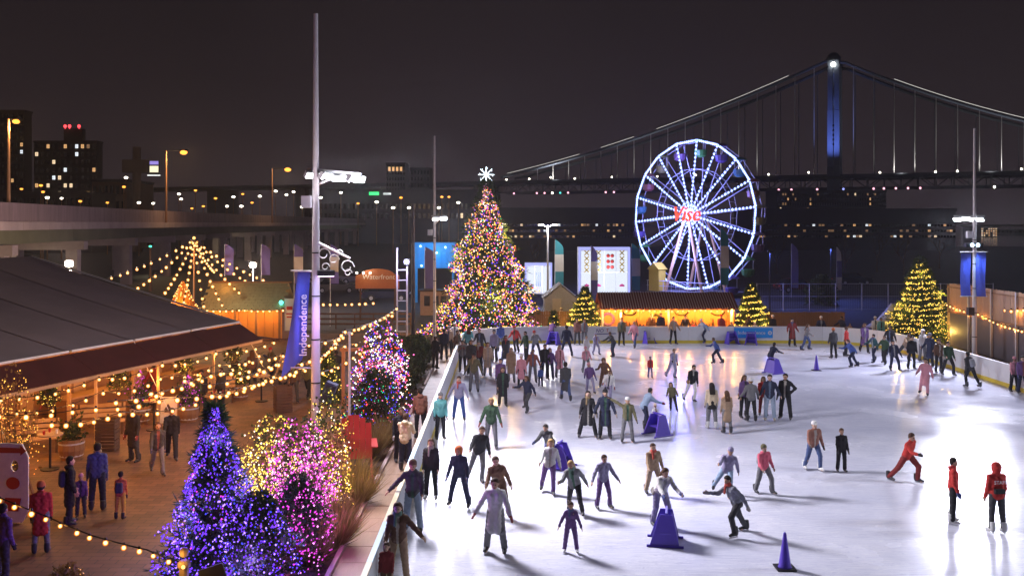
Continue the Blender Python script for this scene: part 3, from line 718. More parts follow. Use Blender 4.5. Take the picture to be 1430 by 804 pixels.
# ------------------------------------------------------------------ shrubs
def shrub(name, label, loc, rx, h, nl, spec, leaf=None, lr=.015, leaf_len=.09, leaf_w=.025, upright=0.4, glow=None, power=6, cat='shrub', group=None, ztop=.0):
    t = thing(name, label, cat, loc, random.uniform(0, 6), group)
    q = MB(); tips = []
    for i in range(44):
        a = random.uniform(0, 6.283); r = rx * math.sqrt(random.random()) * .95
        zt = h * (1 - .45 * (r / rx) ** 2) * random.uniform(.5, 1.08)
        p0 = Vector((r * .25 * math.cos(a), r * .25 * math.sin(a), 0)); p1 = Vector((r * .7 * math.cos(a), r * .7 * math.sin(a), zt * .55)); p2 = Vector((r * math.cos(a), r * math.sin(a), zt))
        q.tube(p0, p1, .014, .009, 4, False); q.tube(p1, p2, .009, .003, 4, False); tips.append((p0, p1, p2))
        for j in range(3):
            b = p1.lerp(p2, random.random()); q.tube(b, b + Vector((random.uniform(-.2, .2) * rx, random.uniform(-.2, .2) * rx, random.uniform(.05, .25) * h)), .005, .002, 3, False)
    tag(q.build('stems', m_bark, t), kind='stuff')
    def scatter(n, lo):
        th = rng.random(n) * 2 * np.pi; z = rng.random(n) ** .8; rr = rx * np.sqrt(np.clip(1 - (z * .98) ** 2.4, 0, 1)) * (lo + (1.04 - lo) * rng.random(n))
        rr *= 1 + .18 * np.sin(3 * th + 5 * z) + .12 * np.sin(7 * th)
        return np.stack([rr * np.cos(th), rr * np.sin(th), .06 + (h - .06) * z * (1 + .1 * np.sin(4 * th))], -1)
    if nl:
        P = scatter(nl, .3); D = P * np.array([1, 1, .3]) / max(rx, .1); D[:, 2] += upright
        tag(sprays_mesh('foliage', P, D, leaf_len, leaf_w, leaf or m_leaf, t, per=4, spread=.8), kind='stuff')
    for em, n in spec:
        Q = [Vector(x_) for x_ in scatter(n if nl > 1200 else n // 3, .8)]
        for _ in range(n - len(Q)):
            p0, p1, p2 = random.choice(tips); u_ = random.random() ** .75
            c_ = p0.lerp(p1, u_ * 2) if u_ < .5 else p1.lerp(p2, u_ * 2 - 1)
            Q.append(c_ + Vector((random.gauss(0, .11 * rx), random.gauss(0, .11 * rx), random.gauss(0, .05 * h))))
        Q = np.array(Q); Q[:, 2] = np.maximum(Q[:, 2], .04); bulbs_mesh('fairy_lights', Q, lr, em, t)
    if glow:
        for j in range(3):
            an = j * 2.1 - 2.0 - t.rotation_euler[2]; o = lamp('POINT', (0, 0, 0), power, glow, None, .12, name='fairy_glow'); o.parent = t
            o.location = (rx * 1.15 * math.cos(an), rx * 1.15 * math.sin(an), h * (.3 + .3 * j))
    return t
shrub('lit_shrub', 'low violet lit shrub at the foot of the violet spruce', (-4.95, 18.6, 0), .75, 1.75, 1500, [(e_vio, 600), (e_vio2, 160), (e_blu, 90)], None, .0195, glow=(.2, .12, 1), power=60)
shrub('lit_shrub', 'dark round shrub with magenta lights in front of banner pole', (-4.45, 19.9, 0), .72, 1.75, 1500, [(e_mag, 560), (e_mag2, 140)], None, .021, glow=(.9, .15, .8), power=35)
shrub('lit_shrub', 'twiggy shrub densely wrapped in magenta lights round banner pole foot', (-4.95, 22.3, 0), .95, 2.45, 500, [(e_mag, 1000), (e_mag2, 320), (e_pink, 90), (e_wht, 60)], None, .024, leaf_len=.07, glow=(.9, .2, .8), power=45)
shrub('lit_shrub', 'bare shrub in pale yellow lights behind the magenta shrub', (-6.1, 24.4, 0), 1.0, 2.1, 300, [(e_yel, 650), (e_wht, 160)], None, .024, glow=(1, .65, .2), power=35)
shrub('lit_shrub', 'rounded top shrub in pale yellow lights left of the red chair', (-5.05, 26.4, 0), .75, 2.35, 250, [(e_yel, 260), (e_wht, 70)], None, .022)
shrub('lit_shrub', 'narrow shrub in bright yellow lights beside the rink path', (-4.22, 23.3, 0), .36, 2.0, 260, [(e_yel, 300), (e_wht, 50)], m_dry, .021, glow=(1, .65, .1), power=25)
shrub('lit_shrub', 'tall bush in pink and white lights beyond the red chair', (-4.75, 35.5, 0), 1.15, 3.3, 900, [(e_pink, 480), (e_wht, 620), (e_vio, 480), (e_red, 240), (e_blu, 120)], None, .029, glow=(1, .5, .7), power=50)
shrub('lit_shrub', 'dark bush with sparse multicoloured lights below the pink bush', (-4.55, 32.4, 0), .95, 2.0, 1700, [(e_blu, 120), (e_grn, 80), (e_vio, 110), (e_red, 60), (e_pink, 50)], None, .022, leaf_len=.13, glow=(.4, .4, 1), power=3)
for i, (x, y_, r, h, lab) in enumerate(((-4.5, 41.5, .75, 2.0, 'dark leafy bush beside the path beyond the pink bush'), (-4.55, 44.6, .7, 1.7, 'dark leafy bush further along the path before far lamp pole'), (-4.5, 48, .7, 1.4, 'dark leafy bush at the far end of the rink path'), (-4.6, 38.6, .8, 2.4, 'taller dark bush right behind the pink lit bush'))):
    shrub('shrub', lab, (x, y_, 0), r, h, 1200, [(e_red, 8), (e_warm, 10)] if i == 3 else [], None, .022, leaf_len=.14, leaf_w=.04)
def grass_tuft(label, loc, h, r, n=420, m=None):
    t = thing('ornamental_grass', label, 'grass tuft', loc)
    a = rng.random(n) * 6.283; rr = r * .25 * np.sqrt(rng.random(n))
    P = np.stack([rr * np.cos(a), rr * np.sin(a), np.zeros(n)], -1); D = np.stack([np.cos(a) * .55, np.sin(a) * .55, np.full(n, 1.0)], -1)
    tag(sprays_mesh('blades', P, D, h, .008, m or m_dry, t, per=2, spread=.22), kind='stuff')
    return t
grass_tuft('tall dry grass tuft below the red chair', (-4.25, 25.0, 0), 1.0, .5)
grass_tuft('dry grass tuft at the path edge by yellow shrub', (-4.15, 21.9, 0), .9, .5)
grass_tuft('dry grass clump leaning over the path by the magenta shrub', (-3.85, 21.0, 0), .95, .5)
grass_tuft('dry grass clump leaning over the path below the red chair', (-3.85, 24.2, 0), .9, .5)
grass_tuft('dry grass clump at the path edge before the coloured bush', (-3.9, 30.6, 0), .9, .5)
grass_tuft('dry grass clump at the path edge near the front', (-4.2, 19.9, 0), .8, .5)
grass_tuft('dry grass tuft behind the red chair near the path', (-4.2, 28.9, 0), 1.0, .5)
shrub('lit_shrub', 'low dry plant with tiny orange lights at the lower left', (-8.35, 17.6, 0), .55, .75, 300, [(e_bulb, 70)], m_dry, .008, glow=(1, .4, .1), power=1.5)
shrub('lit_shrub', 'tangle of orange fairy lights by the tent edge at far left', at(18, 600, 26.5) * 1.0 - Vector((0, 0, at(18, 600, 26.5).z)), .7, 3.0, 120, [(e_warm, 260)], m_dry, .02, glow=(1, .5, .15), power=8)
# ------------------------------------------------------------------ rink floodlight poles
C_FL = (0.90, 0.93, 1.0)
m_pole = mat('pole_paint', (0.58, 0.56, 0.58), .45, .1, .12, 2, .05)
def flood_pole(label, x, y, h, r, zl, arm0, arm1, heads, aims, power, tint=C_FL, spill=0):
    t = thing('floodlight_pole', label, 'light pole', (x, y, 0), 0, 'floodlight poles around the rink')
    q = MB(); q.tube((0, 0, 0), (0, 0, h), r, r * .45, 20, False); q.build('pole', m_pole, t, True)
    q = MB(); q.lathe([(r * 2.2, 0), (r * 2.2, .12), (r * 1.3, .3)], n=12); q.build('base', m_conc, t)
    for z in np.arange(1.2, min(zl, 8) - .5, 1.3):
        q = MB(); rr = r * (1 - .55 * z / h) + .008; q.tube((0, 0, z), (0, 0, z + .04), rr, rr, 14); q.build('band', m_black, t)
    a0, a1 = Vector(arm0), Vector(arm1)
    q = MB(); q.bar(a0 + Vector((0, 0, zl)), a1 + Vector((0, 0, zl)), .08, .08); q.bar((0, 0, zl - .5), (a0.lerp(a1, .75)) + Vector((0, 0, zl)), .05, .05); q.build('cross_arm', m_steel, t)
    for i in range(heads):
        p = a0.lerp(a1, (i + .5) / heads) + Vector((0, 0, zl + .0)); tg = Vector(aims[i % len(aims)]) - Vector((x, y, 0))
        d = (tg - p).normalized(); M = d.to_track_quat('Y', 'Z').to_matrix()
        q = MB(); q.box(p + M @ Vector((0, 0.10, -.12)), (.46, .12, .20), M=M); hd = q.build('flood_head', m_steel, t)
        q = MB(); q.box(p + M @ Vector((0, 0.175, -.12)), (.44, .02, .18), M=M); q.build('lens', e_flood, hd)
    q = MB(); q.box((-.28, 0, zl - 1.0), (.28, .2, .36)); q.build('junction_box', m_white, t)
    for i, a in enumerate(aims):
        p = a0.lerp(a1, (i + .5) / len(aims)) + Vector((x, y, zl - .12)); d = (Vector(a) - p).normalized()
        lamp('SPOT', p + d * .4, power[i], tint, t, 1.3, a, 128, .8, 'flood_light').data.specular_factor = .05
    if spill: lamp('SPOT', (x - .75, y - .3, zl), spill, (1.0, .88, .86), t, .3, (x - 12, y + 2, 3.5), 150, .6, name='flood_spill')  # extra spot facing backwards, added to brighten the tent roof
    return t
FPL = flood_pole('tallest light pole with blue banner and white floodlights by plaza', -5.73, 28.0, 13.6, .15, 8.95, (-.3, .2, 0), (1.45, -.5, -.2), 6, [(2.5, 20, 0), (9, 30, 0), (14, 16, 0)], (6300, 5200, 4300), (.94, .91, 1.0), 1500)
flood_pole('thin light pole with small floodlight left of the big tree', -4.35, 56.5, 12.6, .10, 7.75, (-.2, 0, 0), (.75, -.3, 0), 2, [(4, 47, 0), (9, 40, 0)], (5200, 5200), (.84, .84, 1.0))
flood_pole('light pole with blue twin banners beside the tall wooden fence', 25.15, 50.0, 12.4, .13, 7.7, (-1.1, 0, 0), (.6, .1, 0), 4, [(16, 46, 0), (15, 30, 0), (20, 38, 0)], (4200, 4400, 3000), (.78, .80, 1.0))

flood_pole('light pole added unseen beyond the right picture edge', 25.15, 22.0, 13.0, .13, 8.6, (-1.1, 0, 0), (.6, .1, 0), 4, [(6, 22, 0), (8, 32, 0), (8, 14, 0)], (2300, 2600, 1700), (.86, .88, 1.0))  # unseen pole, added to soften shadows on the near ice
def banner(parent, x0, x1, z0, z1, m, wave=.05, txt=None, size=.4, point=0.0, y=0.0):
    """a cloth banner with folds, thickness and its own rods"""
    nx, nz = 6, 18; v = []; f = []
    for s in (0, .012):
        for j in range(nz + 1):
            for i in range(nx + 1):
                u, w_ = i / nx, j / nz
                v.append((x1 + (x0 - x1) * (1 - u) * (1.12 - .45 * w_ if point else 1) + .07 * math.sin(w_ * 3.1) * (x0 - x1) * .6 - (.26 * (1 - w_) ** 1.5 if point else 0), y + s + wave * math.sin(u * 7 + w_ * 4) * (1 - abs(2 * w_ - 1) ** 3), z0 + (z1 - z0) * w_ + point * u * (1 - w_) ** 4))
    n1 = (nx + 1) * (nz + 1)
    for j in range(nz):
        for i in range(nx):
            a = j * (nx + 1) + i; b = (a, a + 1, a + nx + 2, a + nx + 1); f.append(b); f.append(tuple(n1 + k for k in b[::-1]))
    q = MB(); q.add(v, f); o = q.build('banner', m, parent, True)
    if txt:
        me = text_mesh(txt, size, .006); me.materials.clear(); me.materials.append(m_white)
        lo = link('lettering', me, None, o)
        M = Matrix(((0, -1, 0), (0, 0, -1), (1, 0, 0)))
        lo.rotation_euler = M.to_euler(); lo.location = ((x0 + x1) / 2 + abs(x1 - x0) * .16, y - wave * 1.1 - .02, z0 + (z1 - z0) * .5)
    return o
banner(FPL, -.72, -.16, 2.65, 5.85, m_blue, .085, 'Independence', .33, .55)
q = MB()
for z in (5.86, 2.95): q = MB(); q.tube((0, 0, z), (-.75, 0, z + .02), .025); q.build('banner_rod', m_steel, FPL)
# scroll bracket with wash light
q = MB(); q.tube((0, 0, 6.75), (1.05, -.1, 6.25), .05, .03, 8)
for (cx, cz, r) in ((.25, 6.38, .2), (.55, 6.22, .17), (.95, 6.0, .22), (.30, 6.0, .13), (.72, 6.42, .1), (.98, 5.82, .12)):
    for k in range(9):
        a0, a1 = k * .7, (k + 1) * .7; r0, r1 = r * (1 - k * .06), r * (1 - (k + 1) * .06)
        q.tube((cx + r0 * math.cos(a0), -.05, cz + r0 * math.sin(a0)), (cx + r1 * math.cos(a1), -.05, cz + r1 * math.sin(a1)), .018, .018, 5)
q.build('scroll_bracket', m_white, FPL)
q = MB(); q.box((.34, -.2, 5.82), (.5, .3, .16), .3); o = q.build('wash_light', m_black, FPL)
q = MB(); q.box((.34, -.2, 5.73), (.46, .26, .02), .3); q.build('lens', emit('wash_violet', (.9, .6, 1), 5), o)
lamp('SPOT', (-5.2, 26.9, 5.6), 300, (.75, .35, 1.0), FPL, .15, (-5.5, 27.9, 1.5), 100, .7)
lamp('SPOT', (-5.2, 26.7, 6.1), 850, (1.0, .86, .88), FPL, .15, (-5.73, 28, 12.2), 46, .6)  # no fixture here; spot added to brighten the upper mast
lamp('SPOT', (-5.3, 26.6, 5.7), 130, (.50, .48, 1.0), FPL, .15, (-6.2, 28, 4.0), 110, .8)  # spot added ahead of the bracket to brighten the banner
q = MB(); q.box((.42, -.15, 2.25), (.34, .30, .62), M=Matrix.Rotation(RAD(22), 3, 'Y')); o = q.build('loudspeaker', mat('speaker_navy', (.03, .035, .08), .6), FPL)
q = MB(); q.box((.42, -.31, 2.25), (.26, .02, .5), M=Matrix.Rotation(RAD(22), 3, 'Y')); q.build('grille', m_black, o)
RP = [o for o in col.objects if o.get('label', '').startswith('light pole with blue twin')][0]
banner(RP, -.75, -.22, 3.4, 5.7, m_blue, .05, None, .4, .0, -.05); banner(RP, .0, .5, 3.4, 5.75, m_blue, .05, None, .4, .0, -.22)
for z in (5.77, 3.4): q = MB(); q.tube((-.8, -.05, z), (.6, -.2, z), .025); q.build('banner_rod', m_steel, RP)
q = MB(); q.box((-.2, -.3, 6.15), (.9, .25, .22)); o = q.build('wash_light', m_black, RP)
q = MB()
for x in (-.35, -.05): q.ball((x, -.46, 6.15), .10, 8, 5)
q.build('lens', emit('wash_blue', (.55, .75, 1), 9), o)
lamp('SPOT', (25.0, 49.2, 6.0), 260, (.35, .55, 1.0), RP, .15, (25.1, 49.4, 3), 110, .7)
q = MB(); q.box((-.3, -.16, 2.6), (.3, .3, .42)); q.build('loudspeaker', m_black, RP)

# slim dark pole, truss tower, twin head lamp post
t = thing('steel_pole', 'tall slim dark pole left of the thin light pole', 'pole', (-6.0, 60, 0))
q = MB(); q.tube((0, 0, 0), (0, 0, 8.5), .13, .09, 10); q.build('shaft', mat('pole_navy', (.03, .03, .06), .5), t); q = MB(); q.lathe([(.3, 0), (.3, .05), (.16, .2)], n=10); q.build('base', m_black, t)
t = thing('truss_tower', 'white ladder truss tower with a violet spotlight', 'truss tower', (-5.6, 50, 0))
for s in (-.27, .27):
    q = MB(); q.tube((s, 0, 0), (s, 0, 6.0 if s < 0 else 5.0), .05, None, 8); q.build('upright', m_white, t)
for z in np.arange(.4, 5.0, .55):
    q = MB(); q.tube((-.27, 0, z), (.27, 0, z), .03, None, 6); q.build('rung', m_white, t)
q = MB(); q.box((0, 0, .03), (.9, .7, .05)); q.build('base_plate', m_steel, t)
q = MB(); q.box((.27, -.1, 5.25), (.3, .25, .3)); o = q.build('spotlight', m_black, t); q = MB(); q.ball((.27, -.27, 5.25), .13, 8, 5); q.build('lens', emit('spot_violet', (.62, .62, 1), 9), o)
lamp('POINT', (-5.35, 49.4, 5.2), 160, (.55, .5, 1), t, .15)
t = thing('lamp_post', 'lamp post with two white heads between tree and wheel', 'lamp post', (at(765, 312, 78).x, 78, 0))
q = MB(); q.tube((0, 0, 0), (0, 0, 7.15), .10, .07, 8); q.build('pole', m_steel, t)
for s in (-1, 1):
    q = MB(); q.tube((0, 0, 7.0), (s * .5, -.1, 7.2), .04); q.box((s * .6, -.12, 7.22), (.5, .25, .1)); o = q.build('lamp_arm', m_steel, t)
    q = MB(); q.box((s * .6, -.14, 7.15), (.44, .22, .03)); q.build('lens', e_str, o)
lamp('POINT', (t.location.x, 77.6, 6.9), 500, (1, .95, .85), t, .2)
# starburst floods at the back of the plaza
for (x, y_, Y_, lab) in ((97, 368, 62, 'bright yellow white floodlight on a post above the tent roof'), (353, 370, 76, 'bright yellow white floodlight on a post right of the light tepee')):
    p = at(x, y_, Y_); t = thing('flood_lamp', lab, 'floodlight', (p.x, p.y, 0))
    q = MB(); q.tube((0, .1, 0), (0, .1, p.z + .1), .06, .05, 8); q.build('post', m_steel, t)
    q = MB(); q.box((0, 0, p.z), (.55, .18, .4)); o = q.build('flood_head', m_black, t)
    q = MB(); q.lathe([(.05, -.02), (.24, 0), (.24, .03), (.05, .05)], n=14); s_ = q.build('lens', emit('flood_warm', (1, .88, .6), 30), o); s_.rotation_euler = (RAD(90), 0, 0); s_.location = (0, -.1, p.z)
    lamp('POINT', (p.x, p.y - .5, p.z), 4400, (1.0, .76, .62), t, .2)

# ------------------------------------------------------------------ string lights
def globe_mat():
    m, n, l, o = _base('halo_globe')
    tr = n.new('ShaderNodeBsdfTransparent'); tr.inputs[0].default_value = (1, .75, .45, 1)
    e_ = n.new('ShaderNodeEmission'); e_.inputs[0].default_value = (1.0, .30, .03, 1); e_.inputs[1].default_value = 1.1  # orange emission of the shell stands in for the halo around the core
    mx = n.new('ShaderNodeMixShader'); mx.inputs[0].default_value = .6
    l(tr.outputs[0], mx.inputs[1]); l(e_.outputs[0], mx.inputs[2]); l(mx.outputs[0], o.inputs[0])
    m.cycles.emission_sampling = 'NONE'
    return m
bq = MB(); bq.ball((0, 0, 0), 1.0, 8, 6); bulb_me = bq.build('bulb', globe_mat()).data
fq = MB(); fq.ball((0, 0, 0), .62, 6, 5); fil_me = fq.build('filament', emit('filament', (1.0, .80, .48), 10.0)).data
for o in [o for o in col.objects if o.data is fil_me]: bpy.data.objects.remove(o)
for o in [o for o in col.objects if o.data is bulb_me]: bpy.data.objects.remove(o)
cq = MB(); cq.tube((0, 0, .8), (0, 0, 1.7), .45, .4, 6); cap_me = cq.build('socket', m_black).data
for o in [o for o in col.objects if o.data is cap_me]: bpy.data.objects.remove(o)
def festoon(label, pts, n, sag=.12, r=.045, en=12, every=3, group='strings of warm bulbs', lights=True, hang=.06):
    pts = [Vector(p) for p in pts]; o0 = pts[0]
    t = thing('string_lights', label, 'string lights', o0, 0, group)
    seg = len(pts) - 1; tot = sum((pts[i + 1] - pts[i]).length for i in range(seg)); path = []; allp = []
    for i in range(seg):
        a, b = pts[i], pts[i + 1]; k = max(4, int((b - a).length / .5)); k = min(k, 14)
        for j in range(k + (i == seg - 1)):
            u = j / k; path.append(a.lerp(b, u) - Vector((0, 0, sag * 4 * u * (1 - u))) - o0)
    q = MB(); q.path(path, .012, 4); q.build('cable', m_black, t)
    acc = [0]
    for i in range(len(path) - 1): acc.append(acc[-1] + (path[i + 1] - path[i]).length)
    for b in range(n):
        s = acc[-1] * (b + .5 + random.uniform(-.12, .12)) / n; i = max(k for k in range(len(acc)) if acc[k] <= s); i = min(i, len(path) - 2)
        p = path[i].lerp(path[i + 1], (s - acc[i]) / max(1e-6, acc[i + 1] - acc[i])) - Vector((0, 0, hang))
        o = link('bulb', bulb_me, None, t); o.location = p; o.scale = (r * 1.25 * random.uniform(.85, 1.15) * 1.2,) * 3
        c = link('socket', cap_me, None, o); link('filament', fil_me, None, o)
        if lights and b % every == every // 2:
            l_ = lamp('POINT', (0, 0, 0), en, W_WARM, None, .05, name='bulb_light'); l_.data.energy *= 1.2; l_.parent = t; l_.location = p - Vector((0, 0, r + .04))
    return t
Z = 2.4
def gz(px, py, z): return gp(px, py, z)
festoon('string of warm bulbs crossing the bottom left corner', [at(-10, 690, 16), at(64, 720, 16), at(128, 747, 16), at(205, 767, 16.3), at(244, 782, 16.6)], 12, .01, .034, 5, 3)
festoon('long string of warm bulbs over the plaza nearest the violet spruce', [gz(-15, 578, Z), gz(120, 569, Z), gz(230, 556, Z), gz(340, 540, Z), gz(450, 500, 2.5)], 22, .10, .05, 26, 3)
festoon('string of warm bulbs running from the banner pole to truss tower', [gz(440, 505, 2.5), gz(480, 462, 2.7), gz(552, 437, 2.9)], 15, .12, .06, 26, 3)
festoon('second string of warm bulbs behind the banner pole', [gz(400, 512, 2.5), gz(470, 482, 2.6), gz(520, 470, 2.6), gz(548, 452, 2.7)], 14, .12, .055, 20, 3)
festoon('short level row of warm bulbs before the parked cars', [at(446, 424, 62), at(526, 422, 62)], 8, .05, .07, 20, 4)
festoon('string of warm bulbs zigzagging over the middle of the plaza', [gz(150, 560, 2.7), gz(265, 532, 2.8), gz(330, 528, 2.7), gz(420, 488, 2.8)], 16, .14, .05, 22, 3)

for i_, (pp, nn_, lab_) in enumerate((
    ([gz(205, 548, 2.7), gz(300, 520, 2.8), gz(405, 500, 2.8)], 15, 'string of warm bulbs from the awning towards the blue banner'),
    ([gz(250, 530, 2.6), gz(345, 505, 2.7), gz(436, 478, 2.7)], 15, 'string of warm bulbs ending at the mid banner height'),
    ([gz(300, 552, 2.2), gz(380, 524, 2.3), gz(432, 512, 2.4)], 11, 'low string of warm bulbs near the barrels'),
    ([gz(445, 520, 2.2), gz(500, 492, 2.4), gz(545, 468, 2.5)], 12, 'low string of warm bulbs right of the banner pole'),
    ([gz(446, 478, 2.9), gz(505, 455, 3.0), gz(556, 428, 3.1)], 13, 'highest string of warm bulbs right of the banner pole'),
    ([gz(60, 590, 2.1), gz(170, 575, 2.2), gz(280, 560, 2.2)], 12, 'string of warm bulbs above benches and barrels'))):
    festoon(lab_, pp, nn_, .13, .046, 14, 4)
# ------------------------------------------------------------------ marquee tent with maroon awning
TE = Vector((-15.5, 28.5, 0)); TD = Vector((.309, .951, 0)); TP = Vector((-.951, .309, 0))
def tp(s, d, z): return TE + TD * s + TP * d + Vector((0, 0, z))
tent = thing('marquee_tent', 'large grey marquee tent roof with maroon awning over the bar', 'tent', (TE.x, TE.y, 0)); to = tent.location
EZ, RZ, HW = 3.0, 5.74, 11.4
ss = [-16.0, -12.4, -8.6, -4.8, -1.0, 2.8, 5.9, 9.2, 12.6]
for i in range(len(ss) - 1):
    for sgn in (0, 1):
        v = []; f = []; nx, ny = 4, 8
        for lay in (0, .03):
            for j in range(ny + 1):
                for k in range(nx + 1):
                    u, w_ = j / ny, k / nx; s = ss[i] + .035 + (ss[i + 1] - ss[i] - .07) * w_
                    d = HW * u if not sgn else 2 * HW - HW * u
                    z = EZ + (RZ - EZ) * u - .10 * math.sin(math.pi * u) - .07 * math.sin(math.pi * w_) * math.sin(math.pi * u)
                    v.append(tp(s, d, z - lay))
        n1 = (nx + 1) * (ny + 1)
        for j in range(ny):
            for k in range(nx):
                a = j * (nx + 1) + k; b = (a, a + 1, a + nx + 2, a + nx + 1); f.append(b); f.append(tuple(n1 + x for x in b[::-1]))
        q = MB(); q.add(v, f); q.build('roof_panel', m_tent, tent, True, off=to)
    q = MB(); q.tube(tp(ss[i] + .06, -.03, EZ + .02), tp(ss[i + 1] - .06, -.03, EZ + .02), .045, None, 6); q.build('eave_rail', m_white, tent, off=to)
    v = []
    for lay in (0, .03):
        v += [tp(ss[i] + .01, -.04, EZ - .06 - lay), tp(ss[i + 1] - .01, -.04, EZ - .06 - lay), tp(ss[i + 1] - .01, -1.15, 2.32 - lay), tp(ss[i] + .01, -1.15, 2.32 - lay)]
    q = MB(); q.add(v, [(0, 1, 2, 3), (7, 6, 5, 4), (3, 2, 6, 7), (0, 4, 5, 1), (0, 3, 7, 4), (1, 5, 6, 2)]); q.build('awning_panel', m_maroon, tent, off=to)
    q = MB(); q.bar(tp(ss[i], 0.0, 0), tp(ss[i], 0.0, 2.85), .10, .10); q.build('post', m_wood_pale, tent, off=to)
    q = MB(); q.bar(tp(ss[i], -1.1, 0), tp(ss[i], -1.1, 2.28), .08, .08); q.build('post', m_wood_pale, tent, off=to)
q = MB(); q.bar(tp(ss[0], -1.12, 2.25), tp(ss[-1], -1.12, 2.25), .06, .12); q.build('fascia_beam', m_wood_pale, tent, off=to)
for s in (ss[0], ss[-1]):
    q = MB(); q.bar(tp(s, 0, EZ), tp(s, HW, RZ), .07, .07); q.bar(tp(s, HW, RZ), tp(s, 2 * HW, EZ), .07, .07); q.build('gable_rail', m_steel, tent, off=to)
# the end skirt of the awning (far gable)
v = [tp(12.62, -1.0, 2.35), tp(12.62, 6, 3.0), tp(14.3, 6, 2.35), tp(13.8, -1.6, 2.2)]; v += [p - Vector((0, 0, .03)) for p in v]
q = MB(); q.add(v, [(0, 1, 2, 3), (7, 6, 5, 4), (3, 2, 6, 7), (0, 4, 5, 1), (0, 3, 7, 4), (1, 5, 6, 2)]); q.build('end_awning', m_maroon, tent, off=to)
# timber bar front under the roof
bar = thing('bar_front', 'timber bar front with plank walls and shelves under the tent awning', 'bar', (TE.x, TE.y, 0))
for s in np.arange(-15.5, 12.2, .62):
    q = MB(); q.bar(tp(s, 2.4 + random.uniform(0, .02), 1.3), tp(s + .6, 2.4, 1.3), .04, 2.6); q.build('plank', m_wood if int(s * 7) % 3 else m_wood_pale, bar, off=to)
for s in (-9, -2, 4, 9):
    q = MB(); q.bar(tp(s, 1.5, .55), tp(s + 3.2, 1.5, .55), .5, 1.1); c = q.build('counter', m_wood, bar, off=to)
    q = MB(); q.bar(tp(s - .1, 1.45, 1.13), tp(s + 3.3, 1.45, 1.13), .7, .06); q.build('counter_top', m_wood_pale, c, off=to)
    q = MB(); q.bar(tp(s + .4, 2.25, 1.75), tp(s + 2.6, 2.25, 1.75), .25, .04); sh = q.build('shelf', m_wood_pale, bar, off=to)
    for k in range(9):
        q = MB(); q.lathe([(.04, 0), (.04, .2), (.015, .26), (.015, .33)], tp(s + .5 + k * .23, 2.25, 1.78), 6); q.build('bottle', random.choice([m_glassdark, mat('bottle_green', (.03, .12, .04), .2), mat('bottle_amber', (.25, .09, .02), .2)]), sh, off=to)
for s, w_ in ((-6.2, 1.3), (1.2, 1.1), (7.0, 1.0)):
    q = MB(); q.bar(tp(s, 2.33, 1.8), tp(s + w_, 2.33, 1.8), .03, .55); o = q.build('menu_board', m_black, bar, off=to)
    q = MB(); q.bar(tp(s + .08, 2.30, 1.55), tp(s + w_ - .08, 2.30, 1.55), .02, .10); q.build('lit_strip', emit('menu_lit', (.8, .9, .9), .8), o, off=to)
festoon('string of warm bulbs along the edge of the maroon awning', [tp(-15, -1.2, 2.2), tp(-8, -1.2, 2.2), tp(-4.8, -1.2, 2.2), tp(-1, -1.2, 2.2), tp(2.8, -1.2, 2.2), tp(6, -1.2, 2.2), tp(9.2, -1.2, 2.2), tp(13.5, -1.4, 2.2)], 44, .16, .045, 30, 3)
festoon('upper string of warm bulbs under the marquee roof', [tp(-12, .6, 2.75), tp(-4, .6, 2.75), tp(4, .6, 2.75), tp(12, .6, 2.75)], 34, .2, .04, 62, 3)
festoon('lower string of warm bulbs looped on the awning posts', [tp(-6, -1.3, 1.75), tp(-1, -1.3, 1.8), tp(2.8, -1.3, 1.75), tp(6, -1.3, 1.8), tp(9.2, -1.3, 1.75), tp(12.5, -1.3, 1.8)], 26, .22, .045, 30, 3)
for i, s in enumerate((-6.8, -3.0, 1.0, 4.2, 7.6, 10.8)):
    o = shrub('hanging_plant', ['first', 'second', 'third', 'fourth', 'fifth', 'sixth'][i] + ' hanging basket with tiny yellow lights counted along the awning from camera', tp(s, -.9, 1.55), .34, .75, 130, [(e_yel, 42)], None, .016, .12, .03, group='hanging baskets', cat='plant')

# ------------------------------------------------------------------ plaza furniture
def barrel(label, loc, spec, h=1.1, glow=(.8, .15, .8)):
    t = thing('barrel_planter', label, 'planter', loc, 0, 'barrel planters on the plaza')
    for k in range(14):
        a0, a1 = k * 2 * math.pi / 14 + .012, (k + 1) * 2 * math.pi / 14 - .012; v = []
        for z, r in ((0, .30), (.3, .38), (.62, .36)):
            for a in (a0, a1): v.append((r * math.cos(a), r * math.sin(a), z)); v.append(((r - .03) * math.cos(a), (r - .03) * math.sin(a), z))
        q = MB(); q.add(v, [(0, 2, 6, 4), (4, 6, 10, 8), (1, 5, 7, 3), (5, 9, 11, 7), (8, 10, 11, 9), (0, 4, 5, 1), (4, 8, 9, 5), (2, 3, 7, 6), (6, 7, 11, 10)]); q.build('stave', m_wood, t)
    for z, r in ((.10, .335), (.48, .385)):
        q = MB(); q.tube((0, 0, z), (0, 0, z + .05), r, r, 16, False); q.build('hoop', m_steel, t)
    q = MB(); q.lathe([(.33, .52), (.2, .56), (.02, .58)], n=12); q.build('soil', mat('soil', (.04, .025, .015), .9), t)
    P = rng.normal(size=(150, 3)) * np.array([.16, .16, .2]) + np.array([0, 0, .85]); D = P - np.array([0, 0, .5])
    tag(sprays_mesh('foliage', P, D, .14, .03, m_leaf, t, 3, .6), kind='stuff')
    if spec:
        n = spec[1]; zz = rng.random(n); P = np.stack([rng.normal(size=n) * .30 * (1 - zz) ** .8, rng.normal(size=n) * .30 * (1 - zz) ** .8, .62 + zz * h], -1)
        bulbs_mesh('fairy_lights', P, .018, spec[0], t)
        o = lamp('POINT', (0, 0, 0), 4, glow, None, .1); o.parent = t; o.location = (0, -.35, .95)
    return t
